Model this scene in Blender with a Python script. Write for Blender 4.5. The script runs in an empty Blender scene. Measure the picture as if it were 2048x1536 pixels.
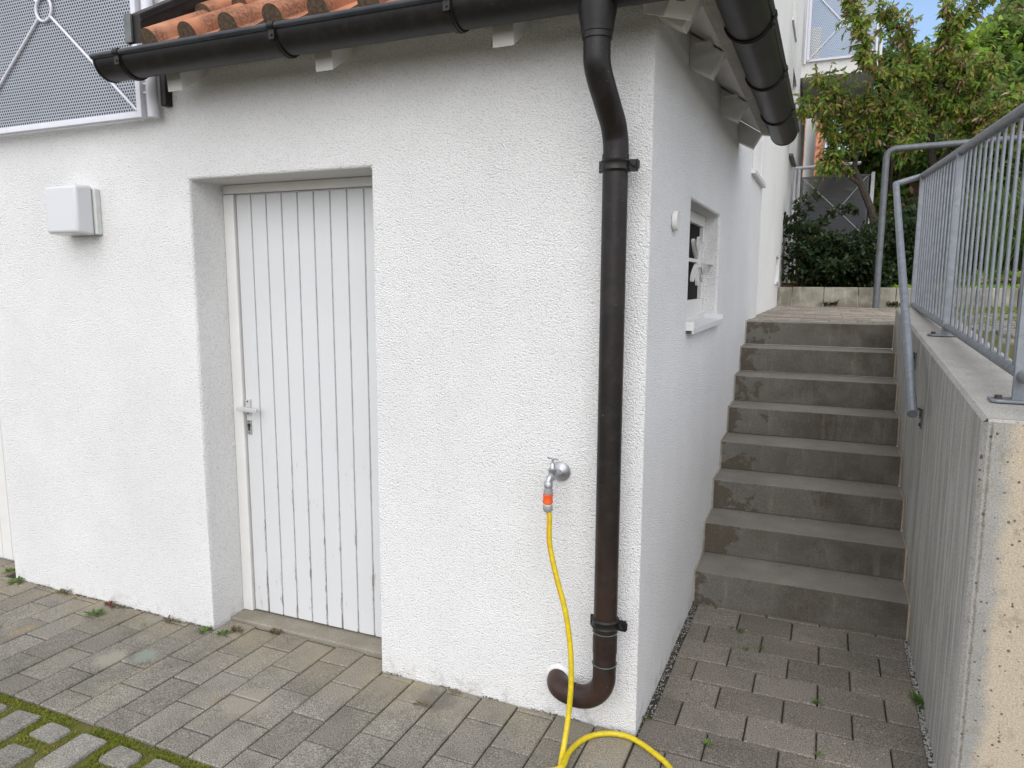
import bpy, bmesh, math, random
from mathutils import Vector, Matrix, noise as mnoise
random.seed(11)
rnd = random.random
U = random.uniform
S = bpy.context.scene
COL = S.collection

# ---------------------------------------------------------------- camera
CAM = Vector((0.5613, -2.4562, 1.6488))
YAW, PITCH, ROLL, FPX = 0.4078, -0.1396, 0.0032, 1456.1
cp, sp = math.cos(PITCH), math.sin(PITCH)
FW = Vector((-math.sin(YAW) * cp, math.cos(YAW) * cp, sp))
RT = Vector((math.cos(YAW), math.sin(YAW), 0))
UP = RT.cross(FW)
RT, UP = math.cos(ROLL) * RT + math.sin(ROLL) * UP, -math.sin(ROLL) * RT + math.cos(ROLL) * UP
cd = bpy.data.cameras.new('camera')
cd.sensor_width = 36
cd.lens = FPX / 2048 * 36
cd.clip_start = 0.05
cd.clip_end = 500
cam = bpy.data.objects.new('camera', cd)
COL.objects.link(cam)
cam.matrix_world = Matrix((
    (RT.x, UP.x, -FW.x, CAM.x), (RT.y, UP.y, -FW.y, CAM.y), (RT.z, UP.z, -FW.z, CAM.z), (0, 0, 0, 1)))
S.camera = cam


def at(px, py, ax, val):
    """point of the photo's sight line on the plane axis=val"""
    d = FW + RT * ((px - 1024) / FPX) - UP * ((py - 768) / FPX)
    i = 'xyz'.index(ax)
    return CAM + d * ((val - CAM[i]) / d[i])


# ---------------------------------------------------------------- sky and sun
EL, AZ = math.radians(38), math.radians(166)
w = bpy.data.worlds.new('World')
S.world = w
w.use_nodes = True
nt = w.node_tree
nt.nodes.clear()
wo = nt.nodes.new('ShaderNodeOutputWorld')
bg = nt.nodes.new('ShaderNodeBackground')
sky = nt.nodes.new('ShaderNodeTexSky')
sky.sky_type = 'NISHITA'
sky.sun_disc = False
sky.sun_elevation = EL
sky.sun_rotation = AZ
sky.dust_density = 1.0
sky.ozone_density = 3.0
tc = nt.nodes.new('ShaderNodeTexCoord')
mp = nt.nodes.new('ShaderNodeMapping')
mp.inputs['Scale'].default_value = (1.3, 1.3, 3.2)
mp.inputs['Location'].default_value = (0.3, 0.2, 0.1)
ns = nt.nodes.new('ShaderNodeTexNoise')
ns.inputs['Scale'].default_value = 1.6
ns.inputs['Detail'].default_value = 7
ns.inputs['Roughness'].default_value = 0.62
cr = nt.nodes.new('ShaderNodeValToRGB')
cr.color_ramp.elements[0].position = 0.34
cr.color_ramp.elements[0].color = (0.18, 0.18, 0.18, 1)
cr.color_ramp.elements[1].position = 0.58
cr.color_ramp.elements[1].color = (1, 1, 1, 1)
mx = nt.nodes.new('ShaderNodeMix')
mx.data_type = 'RGBA'
mx.inputs['B'].default_value = (10.2, 10.3, 10.8, 1)
nt.links.new(tc.outputs['Generated'], mp.inputs['Vector'])
nt.links.new(mp.outputs['Vector'], ns.inputs['Vector'])
nt.links.new(ns.outputs['Fac'], cr.inputs['Fac'])
vd = nt.nodes.new('ShaderNodeVectorMath')
vd.operation = 'DOT_PRODUCT'
vd.inputs[1].default_value = (0.10, 0.95, 0.29)
nt.links.new(tc.outputs['Generated'], vd.inputs[0])
cl = nt.nodes.new('ShaderNodeMapRange')
cl.inputs['From Min'].default_value = 0.55
cl.inputs['From Max'].default_value = 0.93
cl.inputs['To Min'].default_value = 1.0
cl.inputs['To Max'].default_value = 0.05
nt.links.new(vd.outputs['Value'], cl.inputs['Value'])
cm = nt.nodes.new('ShaderNodeMath')
cm.operation = 'MULTIPLY'
nt.links.new(cr.outputs['Color'], cm.inputs[0])
nt.links.new(cl.outputs['Result'], cm.inputs[1])
nt.links.new(cm.outputs[0], mx.inputs['Factor'])
nt.links.new(sky.outputs['Color'], mx.inputs['A'])
nt.links.new(mx.outputs['Result'], bg.inputs['Color'])
bg.inputs['Strength'].default_value = 0.10
nt.links.new(bg.outputs['Background'], wo.inputs['Surface'])
sd = bpy.data.lights.new('sun', 'SUN')
sd.energy = 1.0
sd.angle = math.radians(60)
sd.color = (1.0, 0.975, 0.94)
sun = bpy.data.objects.new('sun', sd)
COL.objects.link(sun)
SV = Vector((math.sin(AZ) * math.cos(EL), math.cos(AZ) * math.cos(EL), math.sin(EL)))
sun.rotation_euler = SV.to_track_quat('Z', 'Y').to_euler()
S.view_settings.view_transform = 'Standard'
S.view_settings.look = 'None'
S.view_settings.exposure = 0.86
S.view_settings.gamma = 1.0


# ---------------------------------------------------------------- materials
class NT:
    def __init__(s, name):
        s.m = bpy.data.materials.new(name)
        s.m.use_nodes = True
        s.t = s.m.node_tree
        s.b = s.t.nodes['Principled BSDF']
        s.out = s.t.nodes['Material Output']

    def n(s, ty, **k):
        x = s.t.nodes.new(ty)
        for a, v in k.items():
            setattr(x, a, v)
        return x

    def l(s, a, b):
        s.t.links.new(a, b)

    def coord(s, scale=(1, 1, 1), rot=(0, 0, 0), loc=(0, 0, 0)):
        c = s.n('ShaderNodeTexCoord')
        m = s.n('ShaderNodeMapping')
        m.inputs['Scale'].default_value = scale
        m.inputs['Rotation'].default_value = rot
        m.inputs['Location'].default_value = loc
        s.l(c.outputs['Object'], m.inputs['Vector'])
        return m.outputs['Vector']

    def noise(s, vec, scale, detail=4, rough=0.55, dist=0):
        x = s.n('ShaderNodeTexNoise')
        x.inputs['Scale'].default_value = scale
        x.inputs['Detail'].default_value = detail
        x.inputs['Roughness'].default_value = rough
        x.inputs['Distortion'].default_value = dist
        s.l(vec, x.inputs['Vector'])
        return x.outputs['Fac']

    def ramp(s, fac, stops):
        x = s.n('ShaderNodeValToRGB')
        e = x.color_ramp.elements
        while len(e) < len(stops):
            e.new(0.5)
        for i, (p, c) in enumerate(stops):
            e[i].position = p
            e[i].color = (c[0], c[1], c[2], 1) if hasattr(c, '__len__') else (c, c, c, 1)
        s.l(fac, x.inputs['Fac'])
        return x.outputs['Color']

    def mix(s, a, b, fac, mode='MIX'):
        x = s.n('ShaderNodeMix', data_type='RGBA', blend_type=mode)
        for v, k in ((a, 'A'), (b, 'B'), (fac, 'Factor')):
            if hasattr(v, 'node'):
                s.l(v, x.inputs[k])
            elif k == 'Factor':
                x.inputs[k].default_value = v
            else:
                x.inputs[k].default_value = (*v, 1)
        return x.outputs['Result']

    def math(s, op, a, b=0.0, c=None):
        x = s.n('ShaderNodeMath', operation=op)
        for i, v in enumerate((a, b) if c is None else (a, b, c)):
            if hasattr(v, 'node'):
                s.l(v, x.inputs[i])
            else:
                x.inputs[i].default_value = v
        return x.outputs[0]

    def bump(s, h, strength, dist, prev=None):
        x = s.n('ShaderNodeBump')
        x.inputs['Strength'].default_value = strength
        x.inputs['Distance'].default_value = dist
        s.l(h, x.inputs['Height'])
        if prev:
            s.l(prev, x.inputs['Normal'])
        return x.outputs['Normal']

    def base(s, c, rough=None, metal=None, spec=None):
        if hasattr(c, 'node'):
            s.l(c, s.b.inputs['Base Color'])
        else:
            s.b.inputs['Base Color'].default_value = (*c, 1)
        if rough is not None:
            if hasattr(rough, 'node'):
                s.l(rough, s.b.inputs['Roughness'])
            else:
                s.b.inputs['Roughness'].default_value = rough
        if metal is not None:
            s.b.inputs['Metallic'].default_value = metal
        if spec is not None:
            s.b.inputs['Specular IOR Level'].default_value = spec
        return s

    def normal(s, nrm):
        s.l(nrm, s.b.inputs['Normal'])
        return s


def m_plaster(name, col, scale, depth, strength=1.0, dirt=0.05):
    m = NT(name)
    v = m.coord()
    warp = m.n('ShaderNodeTexNoise')
    warp.inputs['Scale'].default_value = scale * 0.45
    m.l(v, warp.inputs['Vector'])
    a = m.noise(v, scale, 3, 0.62, 0.25)
    vo = m.n('ShaderNodeTexVoronoi', feature='SMOOTH_F1')
    vo.inputs['Scale'].default_value = scale * 0.75
    vo.inputs['Smoothness'].default_value = 0.6
    vm = m.n('ShaderNodeVectorMath', operation='MULTIPLY_ADD')
    m.l(warp.outputs['Color'], vm.inputs[0])
    vm.inputs[1].default_value = (0.007, 0.007, 0.007)
    m.l(v, vm.inputs[2])
    m.l(vm.outputs[0], vo.inputs['Vector'])
    h = m.math('SUBTRACT', a, m.math('MULTIPLY', vo.outputs['Distance'], 0.95))
    big = m.noise(v, 1.1, 4, 0.6)
    c = m.mix(col, tuple(x * (1 - dirt * 1.6) for x in col), m.ramp(big, [(0.35, 0), (0.7, 1)]))
    h = m.math('ADD', h, 0.25)
    h = m.math('MULTIPLY', h, m.math('MULTIPLY_ADD', m.noise(m.coord(loc=(4, 4, 4)), 3.5, 3), 0.5, 0.75))
    grain = m.ramp(h, [(0.0, 0.84), (0.25, 1.0)])
    c = m.mix(c, grain, 1.0, 'MULTIPLY')
    # splash dirt close to the paving
    sx = m.n('ShaderNodeSeparateXYZ')
    m.l(v, sx.inputs[0])
    low = m.ramp(sx.outputs['Z'], [(0.0, 1.0), (0.09, 0.0)])
    dn = m.ramp(m.noise(v, 14, 5, 0.7), [(0.5, 0.0), (0.66, 1.0)])
    c = m.mix(c, (0.42, 0.39, 0.32), m.math('MULTIPLY', low, m.math('MULTIPLY', dn, 0.7)))
    m.base(c, 0.92, spec=0.2)
    m.normal(m.bump(h, strength, depth))
    return m.m


M = {}
M['plaster'] = m_plaster('plaster_rough', (0.86, 0.85, 0.835), 230, 0.0072, 0.92)
M['plaster_fine'] = m_plaster('plaster_fine', (0.76, 0.75, 0.72), 180, 0.0035, 0.8)
M['plaster_far'] = m_plaster('plaster_far', (0.80, 0.785, 0.75), 120, 0.004, 0.6)


def simple(name, col, rough=0.5, metal=0.0, spec=0.5, ns=0, var=0.15, bump=0, nscale=30):
    m = NT(name)
    if ns:
        v = m.coord()
        f = m.noise(v, nscale, 6, 0.65)
        c = m.mix(tuple(x * (1 - var) for x in col), tuple(min(1, x * (1 + var)) for x in col), m.ramp(f, [(0.3, 0), (0.7, 1)]))
        m.base(c, rough, metal, spec)
        if bump:
            m.normal(m.bump(m.noise(v, nscale * 3, 5, 0.7), 0.6, bump))
    else:
        m.base(col, rough, metal, spec)
    return m.m


# painted boards of the door
m = NT('door_paint')
v = m.coord((1, 1, 0.16))
v2 = m.coord()
sxd = m.n('ShaderNodeSeparateXYZ')
m.l(m.coord(), sxd.inputs[0])
fr = m.math('ABSOLUTE', m.math('SUBTRACT', m.math('FRACT', m.math('DIVIDE', m.math('ADD', sxd.outputs['X'], 1.985), 0.0885)), 0.5))
edge = m.math('MULTIPLY', m.math('GREATER_THAN', fr, 0.425), 0.085)
foot = m.math('MULTIPLY', m.ramp(sxd.outputs['Z'], [(0.02, 1.0), (0.22, 0.0)]), 0.035)
chip = m.ramp(m.math('ADD', m.noise(v, 52, 8, 0.75), m.math('ADD', edge, foot)), [(0.635, 0), (0.655, 1)])
sx = m.n('ShaderNodeSeparateXYZ')
m.l(v2, sx.inputs[0])
low = m.ramp(sx.outputs['Z'], [(0.3, 1.0), (1.6, 0.12)])
big = m.noise(v2, 3, 3)
c = m.mix((0.61, 0.612, 0.612), (0.55, 0.555, 0.56), big)
c = m.mix(c, (0.28, 0.26, 0.23), m.math('MULTIPLY', chip, low))
scr = m.ramp(m.noise(m.coord((1, 1, 2.5), (0, 0.5, 0)), 60, 8, 0.8), [(0.69, 0), (0.73, 0.5)])
c = m.mix(c, (0.45, 0.44, 0.42), m.math('MULTIPLY', scr, low))
m.base(c, 0.45, spec=0.4)
m.normal(m.bump(m.noise(m.coord((1, 1, 0.05)), 180, 4), 0.3, 0.0012))
M['door'] = m.m
M['groove'] = simple('groove_grey', (0.42, 0.41, 0.385), 0.9, ns=1, var=0.5, nscale=25)  # mottled grey backing, darker than the boards in front of it
M['white_paint'] = simple('white_paint', (0.66, 0.65, 0.625), 0.5, ns=1, var=0.04, nscale=9)
M['white_metal'] = simple('white_metal', (0.62, 0.62, 0.66), 0.45, ns=1, var=0.06, nscale=12)
M['handle'] = simple('grey_handle', (0.50, 0.50, 0.50), 0.42, 0.15, ns=1, var=0.08)
M['steel'] = simple('zinc_plate', (0.42, 0.41, 0.39), 0.4, 0.7, ns=1, var=0.3, nscale=60)
M['black'] = simple('dark_hole', (0.012, 0.012, 0.012), 0.8)
M['chrome'] = simple('worn_chrome', (0.44, 0.44, 0.455), 0.40, 0.85, ns=1, var=0.2, nscale=70)
M['orange'] = simple('orange_plastic', (0.70, 0.095, 0.02), 0.4)
M['grey_plastic'] = simple('grey_plastic', (0.25, 0.25, 0.245), 0.5, ns=1, var=0.1)
M['cream'] = simple('cream_plastic', (0.62, 0.58, 0.48), 0.5)
M['ink'] = simple('black_print', (0.03, 0.03, 0.02), 0.6)
M['red_stripe'] = simple('red_stripe', (0.68, 0.13, 0.02), 0.4)
M['hose'] = simple('yellow_hose', (0.56, 0.43, 0.009), 0.42, ns=1, var=0.22, nscale=55)
M['lamp'] = simple('opal_glass', (0.56, 0.56, 0.575), 0.22, spec=0.5)
M['lamp_base'] = simple('lamp_base', (0.55, 0.57, 0.54), 0.5, ns=1, var=0.1)
M['glass'] = simple('dark_glass', (0.004, 0.004, 0.005), 0.5, spec=0.03)
M['sill'] = simple('sill_metal', (0.66, 0.66, 0.66), 0.35, ns=1, var=0.05)


# copper that has gone dark brown
def copper(name, c1, c2, rough, byz=False):
    m = NT(name)
    v = m.coord((1, 1, 0.5))
    f = m.noise(v, 7, 7, 0.65, 0.6)
    c = m.mix(c1, c2, m.ramp(f, [(0.35, 0), (0.7, 1)]))
    if byz:   # the lower half of the pipe has weathered to brown
        sz = m.n('ShaderNodeSeparateXYZ')
        m.l(m.coord(), sz.inputs[0])
        c = m.mix(c, (0.058, 0.027, 0.018), m.math('MULTIPLY', m.ramp(sz.outputs['Z'], [(0.1, 0.9), (1.0, 0.0)]), m.ramp(f, [(0.3, 0.25), (0.7, 1)])))
    sc = m.ramp(m.noise(m.coord((1, 1, 0.12), (0.3, 0.2, 0)), 90, 6, 0.8), [(0.68, 0), (0.78, 1)])
    c = m.mix(c, (0.16, 0.15, 0.14), m.math('MULTIPLY', sc, 0.35))
    dust = m.ramp(m.noise(m.coord(loc=(2, 2, 2)), 16, 6, 0.7), [(0.5, 0), (0.8, 1)])
    c = m.mix(c, (0.065, 0.06, 0.055), m.math('MULTIPLY', dust, 0.3))
    dots = m.ramp(m.noise(m.coord(), 240, 2, 0.5), [(0.765, 0), (0.78, 1)])
    c = m.mix(c, (0.55, 0.52, 0.47), m.math('MULTIPLY', dots, 0.8))
    m.base(c, rough, 0.0, 0.32)
    m.normal(m.bump(m.noise(m.coord(), 12, 4), 0.25, 0.004))
    return m.m


M['copper'] = copper('dark_gutter', (0.0075, 0.0068, 0.0065), (0.0145, 0.012, 0.0105), 0.43)
M['copper_brown'] = copper('brown_pipe', (0.0065, 0.006, 0.0056), (0.014, 0.0095, 0.0078), 0.44, True)
M['rim'] = copper('gutter_rim', (0.022, 0.024, 0.028), (0.045, 0.048, 0.055), 0.33)  # same copper, lighter and bluish: sky reflection on the rim put into the colour
M['patina'] = simple('patina', (0.10, 0.135, 0.115), 0.7, ns=1, var=0.3)
M['lead'] = simple('grey_sheet', (0.12, 0.125, 0.12), 0.45, 0.4, ns=1, var=0.25, nscale=20)
M['vent'] = simple('ribbed_vent', (0.52, 0.50, 0.46), 0.5, ns=1, var=0.2)

# galvanised steel with spangle
m = NT('galvanised')
v = m.coord()
vo = m.n('ShaderNodeTexVoronoi')
vo.inputs['Scale'].default_value = 38
m.l(v, vo.inputs['Vector'])
c = m.mix((0.195, 0.21, 0.228), (0.235, 0.253, 0.274), m.ramp(vo.outputs['Color'], [(0.2, 0), (0.8, 1)]))
c = m.mix(c, (0.20, 0.20, 0.20), m.ramp(m.noise(v, 9, 6, 0.7), [(0.62, 0), (0.8, 0.6)]))
m.base(c, m.math('MULTIPLY_ADD', m.noise(v, 40, 3), 0.3, 0.32), 0.55)
M['galv'] = m.m
M['galv_old'] = simple('galvanised_old', (0.125, 0.135, 0.145), 0.55, 0.4, ns=1, var=0.25, nscale=15)
M['rust'] = simple('rusty_bolt', (0.06, 0.042, 0.035), 0.7, 0.3, ns=1, var=0.4, nscale=60)


# terracotta tile
m = NT('terracotta')
v = m.coord()
geo = m.n('ShaderNodeNewGeometry')
isl = geo.outputs['Random Per Island']
c = m.mix((0.36, 0.13, 0.062), (0.42, 0.18, 0.095), isl)
c = m.mix(c, (0.46, 0.235, 0.14), m.ramp(m.noise(v, 6, 4), [(0.45, 0), (0.75, 0.7)]))
moss = m.ramp(m.noise(m.coord((1, 0.45, 0.45)), 11, 3, 0.5), [(0.40, 0), (0.56, 1)])
spk = m.ramp(m.noise(v, 95, 4, 0.75), [(0.40, 0.25), (0.55, 1)])
c = m.mix(c, (0.085, 0.050, 0.036), m.math('MULTIPLY', m.math('MULTIPLY', moss, spk), 0.78))
m.base(c, 0.85, spec=0.25)
m.normal(m.bump(m.noise(v, 120, 4), 0.4, 0.002))
M['tile'] = m.m
M['tile_end'] = simple('tile_mortar', (0.115, 0.075, 0.045), 0.95, ns=1, var=0.5, nscale=70, bump=0.004)


# paving stones
def m_pave(name, a, b, speck=0.35, spots=True):
    m = NT(name)
    v = m.coord()
    geo = m.n('ShaderNodeNewGeometry')
    c = m.mix(a, b, geo.outputs['Random Per Island'])
    c = m.mix(c, (0.30, 0.265, 0.19), m.ramp(m.noise(v, 2.3, 4, 0.6), [(0.5, 0), (0.78, 0.55)]))
    c = m.mix(c, (0.09, 0.085, 0.075), m.ramp(m.noise(v, 4.5, 5, 0.65), [(0.47, 0), (0.70, 0.62)]))
    if spots:
        c = m.mix(c, (0.36, 0.23, 0.09), m.ramp(m.noise(v, 3.1, 3, 0.5, 0.5), [(0.66, 0), (0.75, 0.5)]))
    gr = m.noise(v, 210, 4, 0.8)
    c = m.mix(c, m.ramp(gr, [(0.34, 1 - speck * 1.4), (0.5, 1.0), (0.64, 1 + speck * 2.2)]), 1.0, 'MULTIPLY')
    wh = m.ramp(m.noise(v, 170, 2, 0.5), [(0.74, 0), (0.76, 1)])
    c = m.mix(c, (0.6, 0.58, 0.54), m.math('MULTIPLY', wh, 0.7))
    if spots:
        sx = m.n('ShaderNodeSeparateXYZ')
        m.l(v, sx.inputs[0])
        nearw = m.math('MULTIPLY', m.ramp(m.math('MULTIPLY', sx.outputs['Y'], -1.0), [(0.05, 1.0), (0.30, 0.0)]), m.ramp(m.noise(v, 2.6, 4, 0.6), [(0.35, 0), (0.6, 1)]))
        c = m.mix(c, (0.30, 0.255, 0.165), m.math('MULTIPLY', nearw, 0.55))
        for (qx, qy, qr, qc) in ((-2.13, -0.32, 0.07, (0.22, 0.26, 0.215)), (-2.24, -0.40, 0.09, (0.30, 0.275, 0.22)), (-1.45, -0.42, 0.12, (0.29, 0.26, 0.21)), (-0.78, -0.10, 0.10, (0.13, 0.12, 0.10))):
            vm2 = m.n('ShaderNodeVectorMath', operation='DISTANCE')
            vm2.inputs[1].default_value = (qx, qy, 0)
            m.l(v, vm2.inputs[0])
            dd = m.math('ADD', vm2.outputs['Value'], m.math('MULTIPLY', m.math('SUBTRACT', m.noise(v, 22, 4), 0.5), qr))
            c = m.mix(c, qc, m.ramp(dd, [(qr * 0.5, 0.7), (qr, 0.0)]))
    pits = m.ramp(m.noise(m.coord(loc=(3, 1, 0)), 120, 3, 0.6), [(0.27, 1), (0.34, 0)])
    c = m.mix(c, (0.04, 0.038, 0.032), m.math('MULTIPLY', pits, 0.7))
    m.base(c, 0.93, spec=0.2)
    m.normal(m.bump(gr, 0.7, 0.0022, m.bump(m.noise(v, 40, 4, 0.6), 0.5, 0.003)))
    return m.m


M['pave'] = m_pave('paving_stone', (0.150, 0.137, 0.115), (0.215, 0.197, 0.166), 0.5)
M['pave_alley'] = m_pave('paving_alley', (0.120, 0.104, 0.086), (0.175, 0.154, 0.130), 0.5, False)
M['pave_old'] = m_pave('paving_old', (0.165, 0.156, 0.136), (0.225, 0.212, 0.187), 0.42, False)
M['pave_top'] = m_pave('paving_landing', (0.20, 0.172, 0.14), (0.31, 0.275, 0.23), 0.2, False)


def m_soil(name, a, b, moss, lo, hi):
    m = NT(name)
    v = m.coord()
    c = m.mix(a, b, m.ramp(m.noise(v, 180, 5, 0.75), [(0.35, 0), (0.65, 1)]))
    c = m.mix(c, moss, m.ramp(m.noise(v, 5, 5, 0.7), [(lo, 0), (hi, 1)]))
    m.base(c, 0.95, spec=0.15)
    m.normal(m.bump(m.noise(v, 220, 5, 0.75), 0.9, 0.005))
    return m.m


M['joint'] = m_soil('joint_sand', (0.035, 0.032, 0.026), (0.085, 0.076, 0.06), (0.085, 0.085, 0.02), 0.55, 0.8)
M['moss_soil'] = m_soil('mossy_soil', (0.09, 0.072, 0.04), (0.17, 0.14, 0.075), (0.11, 0.12, 0.018), 0.35, 0.6)
M['earth'] = m_soil('earth', (0.11, 0.072, 0.045), (0.25, 0.165, 0.105), (0.05, 0.065, 0.02), 0.5, 0.7)
M['gravel'] = simple('gravel', (0.34, 0.33, 0.31), 0.9, ns=1, var=0.6, nscale=120, bump=0.004)


# concrete
def m_concrete(name, a, b, streak=None, pits=0.5, beige=None, stain=None):
    m = NT(name)
    v = m.coord()
    c = m.mix(a, b, m.ramp(m.noise(v, 5, 6, 0.65), [(0.3, 0), (0.7, 1)]))
    if streak:
        st = m.noise(m.coord((1, 1, 0.035)), 26, 5, 0.7, 0.25)
        c = m.mix(c, streak, m.ramp(st, [(0.46, 0), (0.62, 0.75)]))
        st2 = m.noise(m.coord((1, 1, 0.03), loc=(5, 0, 0)), 42, 4, 0.7, 0.2)
        c = m.mix(c, tuple(x * 0.6 for x in a), m.ramp(st2, [(0.56, 0), (0.70, 0.6)]))
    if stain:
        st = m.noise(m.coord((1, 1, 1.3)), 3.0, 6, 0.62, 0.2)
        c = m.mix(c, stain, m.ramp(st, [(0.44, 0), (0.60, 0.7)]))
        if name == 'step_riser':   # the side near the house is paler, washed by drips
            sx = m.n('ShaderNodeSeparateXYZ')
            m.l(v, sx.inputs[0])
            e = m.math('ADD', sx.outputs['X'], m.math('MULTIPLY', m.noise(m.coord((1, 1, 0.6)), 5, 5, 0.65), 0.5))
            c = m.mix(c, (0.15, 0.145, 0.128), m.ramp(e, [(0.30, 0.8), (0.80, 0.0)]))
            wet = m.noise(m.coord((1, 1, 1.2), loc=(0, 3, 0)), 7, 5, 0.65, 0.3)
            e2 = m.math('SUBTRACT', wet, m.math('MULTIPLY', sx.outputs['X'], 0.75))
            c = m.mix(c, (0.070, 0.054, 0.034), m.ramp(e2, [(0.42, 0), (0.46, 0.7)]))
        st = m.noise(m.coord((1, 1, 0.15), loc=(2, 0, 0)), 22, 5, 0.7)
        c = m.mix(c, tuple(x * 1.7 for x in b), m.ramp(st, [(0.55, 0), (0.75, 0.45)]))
    if beige:
        sx = m.n('ShaderNodeSeparateXYZ')
        m.l(v, sx.inputs[0])
        e = m.math('ADD', sx.outputs['X'], m.math('MULTIPLY', m.math('SUBTRACT', m.noise(v, 6, 5, 0.7), 0.5), 0.10))
        e = m.math('ADD', e, m.math('MULTIPLY', m.math('SUBTRACT', m.noise(v, 45, 5, 0.75), 0.5), 0.05))
        c = m.mix(c, beige, m.ramp(e, [(1.045 / 2, 0), (1.075 / 2, 0.92)]) if False else m.math('MULTIPLY', m.ramp(m.math('MULTIPLY', m.math('SUBTRACT', e, 1.02), 10.0), [(0.25, 0), (0.6, 1)]), 0.9))
        c = m.mix(c, (0.20, 0.175, 0.125), m.ramp(m.noise(v, 13, 6, 0.75), [(0.54, 0), (0.66, 0.55)]))
        c = m.mix(c, (0.10, 0.09, 0.07), m.ramp(m.noise(v, 40, 4, 0.7), [(0.62, 0), (0.70, 0.7)]))
        band = m.math('MULTIPLY', m.math('SUBTRACT', 1.0, m.math('ABSOLUTE', m.math('MULTIPLY', m.math('SUBTRACT', sx.outputs['X'], 1.018), 70.0))), m.noise(m.coord((1, 1, 0.5)), 60, 5, 0.8))
        c = m.mix(c, (0.13, 0.115, 0.09), m.ramp(band, [(0.3, 0), (0.5, 0.8)]))
    gr = m.noise(v, 200, 4, 0.8)
    c = m.mix(c, m.ramp(gr, [(0.33, 0.66), (0.5, 1.0), (0.67, 1.4)]), 1.0, 'MULTIPLY')
    pt = m.noise(m.coord(loc=(1, 7, 2)), 62 if beige else 85, 3, 0.6)
    pm = m.ramp(pt, [(0.27, 1), (0.31, 0)])
    c = m.mix(c, (0.05, 0.045, 0.035), m.math('MULTIPLY', pm, pits))
    if beige or streak:   # air holes
        vo = m.n('ShaderNodeTexVoronoi')
        vo.inputs['Scale'].default_value = 62 if beige else 48
        m.l(v, vo.inputs['Vector'])
        sc_ = m.n('ShaderNodeSeparateColor')
        m.l(vo.outputs['Color'], sc_.inputs[0])
        size = m.math('MULTIPLY', m.math('MAXIMUM', m.math('SUBTRACT', sc_.outputs[0], 0.62), 0.0), 0.8)
        hole = m.math('LESS_THAN', m.math('ADD', vo.outputs['Distance'], m.math('MULTIPLY', m.math('SUBTRACT', m.noise(v, 150, 4, 0.7), 0.5), 0.5)), size if beige else m.math('MULTIPLY', size, 0.55))
        c = m.mix(c, (0.045, 0.04, 0.03), m.math('MULTIPLY', hole, 0.8))
    m.base(c, 0.92, spec=0.25)
    m.normal(m.bump(m.ramp(pt, [(0.26, 0), (0.33, 1)]), 0.8, 0.004, m.bump(gr, 0.6, 0.0018)))
    return m.m


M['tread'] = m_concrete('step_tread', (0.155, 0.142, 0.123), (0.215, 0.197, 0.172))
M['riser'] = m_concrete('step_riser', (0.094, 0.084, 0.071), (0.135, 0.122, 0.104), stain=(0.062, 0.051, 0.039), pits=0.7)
M['mortar'] = m_concrete('mortar', (0.30, 0.235, 0.17), (0.40, 0.33, 0.25))
M['wall_side'] = m_concrete('concrete_side', (0.29, 0.28, 0.25), (0.38, 0.37, 0.335), streak=(0.54, 0.53, 0.50), pits=0.8)
M['wall_top'] = m_concrete('concrete_top', (0.28, 0.265, 0.24), (0.36, 0.345, 0.315), pits=0.3)
M['wall_front'] = m_concrete('concrete_front', (0.23, 0.225, 0.205), (0.31, 0.30, 0.275), pits=1.0, beige=(0.43, 0.36, 0.265))
M['kerb'] = m_concrete('kerb_stone', (0.25, 0.235, 0.19), (0.36, 0.335, 0.28), stain=(0.14, 0.125, 0.09), pits=0.5)
M['sill_stone'] = m_concrete('threshold', (0.19, 0.168, 0.13), (0.28, 0.255, 0.205), pits=0.2)


# perforated sheet
def m_perf(name, col, a, r):
    m = NT(name)
    v = m.coord()
    sx = m.n('ShaderNodeSeparateXYZ')
    m.l(v, sx.inputs[0])
    res = []
    for o in (0.0, 0.5):
        dx = m.math('MULTIPLY', m.math('SUBTRACT', m.math('FRACT', m.math('ADD', m.math('DIVIDE', sx.outputs['X'], a), o)), 0.5), a)
        b = a * 1.7320508
        dz = m.math('MULTIPLY', m.math('SUBTRACT', m.math('FRACT', m.math('ADD', m.math('DIVIDE', sx.outputs['Z'], b), o)), 0.5), b)
        res.append(m.math('SQRT', m.math('ADD', m.math('MULTIPLY', dx, dx), m.math('MULTIPLY', dz, dz))))
    d = m.math('MINIMUM', res[0], res[1])
    hole = m.math('LESS_THAN', d, r)
    tr = m.n('ShaderNodeBsdfTransparent')
    ms = m.n('ShaderNodeMixShader')
    m.base(m.mix(col, tuple(x * 0.82 for x in col), m.noise(v, 5, 3)), 0.4, 0.2)
    m.l(hole, ms.inputs[0])
    m.l(m.b.outputs[0], ms.inputs[1])
    m.l(tr.outputs[0], ms.inputs[2])
    m.l(ms.outputs[0], m.out.inputs['Surface'])
    return m.m


M['perf'] = m_perf('perforated_sheet', (0.37, 0.39, 0.425), 0.0155, 0.0052)
M['perf_far'] = m_perf('perforated_sheet_far', (0.27, 0.29, 0.315), 0.026, 0.0066)
M['perf_dark'] = m_perf('perforated_sheet_dark', (0.085, 0.088, 0.095), 0.022, 0.0062)


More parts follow.
